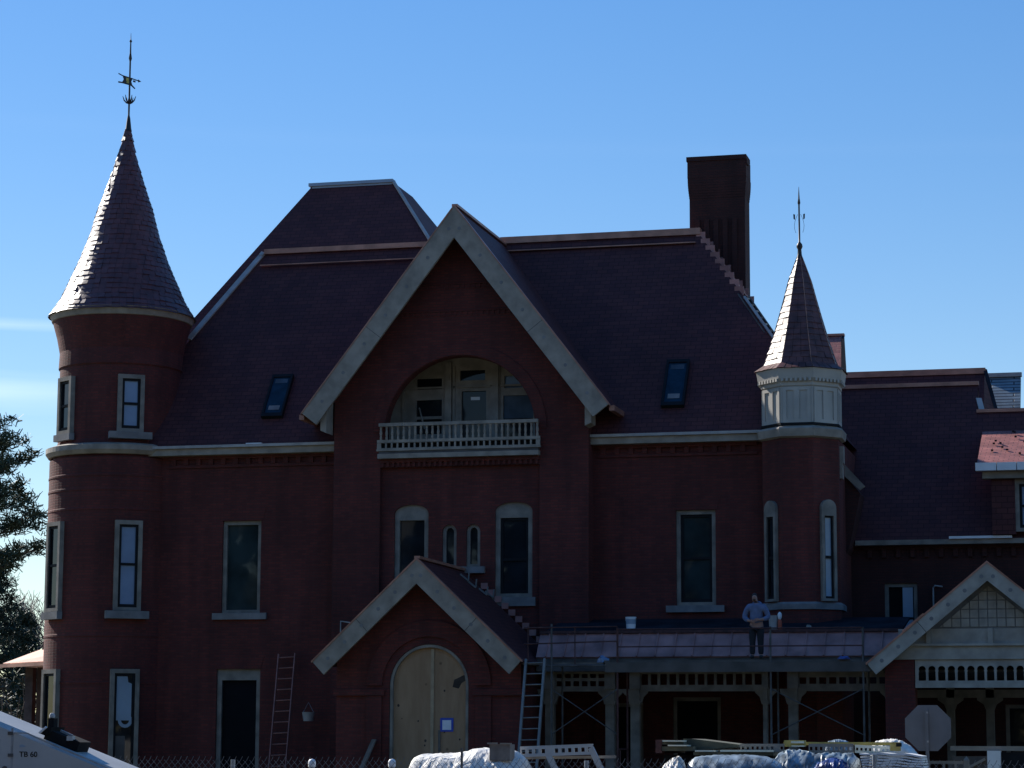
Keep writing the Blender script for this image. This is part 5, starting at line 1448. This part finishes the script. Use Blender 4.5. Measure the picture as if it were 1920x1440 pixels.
# black clamp box on the sloping lid
def LS(px, py, dy): x, z = U(px, py, BY + dy); return Vector((x, BY + dy, z))
ca, cb_ = LS(96, 1376, .25), LS(157, 1401, .25)
bxm = MB().bar(ca, cb_, .30, .115)
clamp = part('clamp_box', bxm, 'black', lift)
k_m = MB(); k_m.box(ca.x - .02, ca.x + .05, ca.y - .05, ca.y + .05, ca.z + .0, ca.z + .17)
part('handle', k_m, 'black', clamp)
shade_smooth(part('knob', MB().lathe([(.0, ca.z + .165), (.03, ca.z + .175), (.034, ca.z + .20), (.02, ca.z + .225), (.0, ca.z + .23)], ca.x + .005, ca.y, 10), 'lift_white', clamp))
part('clip', MB().bar(LS(114, 1370, .2), LS(136, 1380, .2), .02, .025), 'steel', clamp)
part('clip', MB().box(*[v for v in (cb_.x - .13, cb_.x - .06, cb_.y - .17, cb_.y - .10, cb_.z + .07, cb_.z + .12)]), 'lift_white', clamp)
part('decal', MB().bar(LS(127, 1381, .10) , LS(130, 1386, .10), .004, .03), 'stone', clamp)
cap_ = [LS(74, 1375, .06), LS(86, 1364, .06), LS(97, 1363, .06), LS(93, 1374, .06), LS(83, 1379, .06)]
cm_ = MB(); cm_.face(cap_); cm_.face([v + Vector((0, .35, 0)) for v in cap_][::-1])
for k in range(5): a, b = cap_[k], cap_[(k + 1) % 5]; cm_.face([a, b, b + Vector((0, .35, 0)), a + Vector((0, .35, 0))])
part('cover_flap', cm_, 'black', clamp)
part('flap_edge', MB().bar(LS(74, 1374.5, .05), LS(87, 1363, .05), .03, .02), 'white', clamp)
ch_ = MB().box(side[0][0] - 1.2, side[-1][0] + .5, BY + .15, BY + W_ - .15, .45, .949)
part('chassis', ch_, 'fascia', lift)
for x in (side[0][0] - .8, side[-1][0] + .1):
    for y in (BY - .10, BY + W_ - .18):
        wm_ = MB()
        ring_o = [(.45 * math.cos(R(15 * j)), .45 + .45 * math.sin(R(15 * j))) for j in range(24)]
        wm_.slab([(x + a, b) for a, b in ring_o], y, y + .28)
        wv = part('wheel', wm_, 'black', lift)
        part('rim', MB().slab([(x + a * .55, .45 + (b - .45) * .55) for a, b in ring_o], y - .015, y + .295), 'lift_white', wv)
bo_ = MB().bar((side[0][0] - .6, BY + .75, 1.9), (side[0][0] - 6.5, BY + .75, 2.3), .35, .40)
boom = part('boom', bo_, 'lift_white', lift)
part('boom_pivot', MB().box(side[0][0] - 1.0, side[0][0] - .2, BY + .5, BY + 1.0, .95, 2.1), 'lift_white', lift)
part('basket', MB().box(side[0][0] - 7.4, side[0][0] - 6.5, BY + .1, BY + 1.4, 1.6, 2.7), 'steel', lift)

# ================================================================== TREES
def blades(m, c, r, n, ln, wd_, rg_, up=.3):
    for _ in range(n):
        d = Vector((rg_.gauss(0, 1), rg_.gauss(0, 1), rg_.gauss(up, .8))).normalized()
        p = c + Vector((rg_.uniform(-1, 1), rg_.uniform(-1, 1), rg_.uniform(-.6, .6))) * r
        s_ = d.orthogonal().normalized(); s_ = (Matrix.Rotation(rg_.uniform(0, 6.28), 3, d) @ s_) * wd_
        q = p + d * ln * rg_.uniform(.6, 1.2)
        m.face([p - s_ * .6, p + s_ * .6, q + s_ * .5, q - s_ * .5])
def pine(x, y, h, seed, label, cat='tree', name='pine_tree', spread=1.0, z0=.25, limbs=46, mat='pine', grp=None, tilt=.25, tuft=1.0):
    rg_ = random.Random(seed)
    t = thing(name, (x, y, 0), label, cat, grp)
    tr_ = MB(); tr_.tube([(x, y, 0), (x + .1, y, h * .5), (x, y, h)], [h * .018, h * .013, .03], 9)
    fo = MB()
    for k in range(limbs):
        f = z0 + (1 - z0) * (k / limbs) ** .9
        z = h * f; a = k * 2.4 + rg_.uniform(-.4, .4)
        ln = spread * h * .26 * (1 - f) ** .7 * rg_.uniform(.65, 1.15) + .35
        p0 = Vector((x, y, z)); dirv = Vector((math.cos(a), math.sin(a), tilt * rg_.uniform(.2, 1.6)))
        p1 = p0 + dirv * ln * .55 + Vector((0, 0, -.03 * ln)); p2 = p0 + dirv * ln + Vector((0, 0, .06 * ln))
        tr_.tube([p0, p1, p2], [.015 * ln + .02, .01 * ln + .012, .008], 5)
        nt_ = max(5, int(ln * 5.5))
        for j in range(nt_):
            u_ = .28 + .75 * j / nt_
            c = p0.lerp(p1, u_ * 2) if u_ < .5 else p1.lerp(p2, (u_ - .5) * 2)
            c = c + Vector((rg_.gauss(0, .20), rg_.gauss(0, .20), rg_.gauss(.08, .10))) * (.5 + ln * .22)
            blades(fo, c, .24 * tuft, 34, .27 * tuft, .034 * tuft, rg_)
    part('trunk', tr_, 'bark', t); part('crown', fo, mat, t)
    return t
def bare(x, y, h, seed, label, grp=None):
    rg_ = random.Random(seed); t = thing('bare_tree', (x, y, 0), label, 'tree', grp)
    m = MB(); tw_ = MB()
    def grow(p, d, ln, r, lv):
        q = p + d * ln; mid = p.lerp(q, .5) + Vector((rg_.gauss(0, .05), rg_.gauss(0, .05), 0)) * ln
        (m if lv < 3 else tw_).tube([p, mid, q], [r, r * .85, r * .7], 5 if lv < 3 else 3, cap=False)
        if lv >= 6: return
        for _ in range(3 if lv < 5 else 2):
            nd = (d + Vector((rg_.gauss(0, .42), rg_.gauss(0, .42), rg_.gauss(.12, .25)))).normalized()
            grow(p.lerp(q, rg_.uniform(.6, 1)), nd, ln * rg_.uniform(.55, .8), max(.014, r * .62), lv + 1)
    grow(Vector((x, y, 0)), Vector((rg_.uniform(-.08, .08), 0, 1)).normalized(), h * .33, h * .012, 0)
    part('trunk', m, 'bark_grey', t); part('twigs', tw_, 'twig', t)
    return t
def at(px, Y): return ux(px, 1300, Y)
pine(at(-48, 26), 26, uz(-70, 770, 26), 31, 'tall dark pine with upswept branches at the left edge, highest tree beside the tower', limbs=34, spread=1.45, z0=.57, tuft=1.1)
pine(at(-15, 34), 34, uz(0, 1035, 34), 32, 'dense dark spruce below the tall pine', name='spruce_tree', limbs=60, spread=.7, z0=.12, mat='spruce', tilt=.05)
pine(at(40, 40), 40, uz(40, 1150, 40), 33, 'small dark spruce left of the copper-roofed bay, right of the taller spruce', name='spruce_tree', limbs=46, spread=.8, z0=.1, mat='spruce', tilt=.05)
bare(at(84, 46), 46, uz(80, 960, 46), 41, 'tall leafless tree with fine twigs close to the round tower', 'leafless trees beyond the house')
bare(at(50, 55), 55, uz(50, 985, 55), 42, 'leafless tree standing between the spruces and the tower', 'leafless trees beyond the house')
bare(at(104, 62), 62, uz(104, 1000, 62), 43, 'leafless tree mostly hidden behind the round tower', 'leafless trees beyond the house')
def bush(x, y, h, w_, seed, label, mat='shrub'):
    rg_ = random.Random(seed); t = thing('bush', (x, y, 0), label, 'bush', 'bushes beside the tower')
    m = MB(); s_ = MB()
    for k in range(110):
        a, rr2 = rg_.uniform(0, 6.28), math.sqrt(rg_.random()) * w_
        z = h * (1 - (rr2 / w_) ** 2) * rg_.uniform(.25, 1)
        blades(m, Vector((x + rr2 * math.cos(a), y + rr2 * math.sin(a), z)), .28, 16, .18, .05, rg_)
    for k in range(9):
        a = k * .7; s_.tube([(x, y, 0), (x + w_ * .6 * math.cos(a), y + w_ * .6 * math.sin(a), h * .8)], [.04, .012], 5)
    part('foliage', m, mat, t); part('stem', s_, 'bark', t)
bush(at(10, 14), 14, uz(10, 1255, 14), 2.0, 51, 'large grey-green bush at the left edge below the copper-roofed bay')
bush(at(-40, 8), 8, uz(-40, 1290, 8), 1.8, 52, 'low brownish bush in front of the large grey-green bush')
bush(at(60, 22), 22, uz(60, 1215, 22), 2.4, 53, 'tall dark bush behind the copper-roofed bay', 'spruce')
# distant woodland and an unseen row behind the camera, one mass
rg_ = random.Random(77); fw2 = MB()
def clump(x, y, h, w_, n):
    for _ in range(n):
        a, r_ = rg_.uniform(0, 6.28), rg_.random() * w_; z = h * rg_.uniform(.02, 1.0)
        r_ *= (1.05 - z / h) ** .5
        c = Vector((x + r_ * math.cos(a), y + r_ * math.sin(a), z)); sz = rg_.uniform(.7, 1.5)
        d = Vector((rg_.gauss(0, 1), rg_.gauss(0, 1), rg_.gauss(0, 1))).normalized(); e = d.orthogonal().normalized(); g2 = d.cross(e)
        fw2.face([c - e * sz, c + g2 * sz * .7, c + e * sz, c - g2 * sz * .7])
for k in range(70):
    clump(-190 + k * 5.6 + rg_.uniform(-2, 2), 120 + rg_.uniform(-8, 14), rg_.uniform(7, 12), 5, 120)
for k in range(62):  # unseen trees behind the camera, made tall and near to cut skylight
    clump(-150 + k * 5.6 + rg_.uniform(-2, 2), -86 + rg_.uniform(-8, 5), rg_.uniform(22, 32), 5.5, 420)
tag(fw2.build('woodland', M['far']), 'mass of distant trees round the grounds, with a tall unseen row behind the camera', 'woodland', kind='stuff')
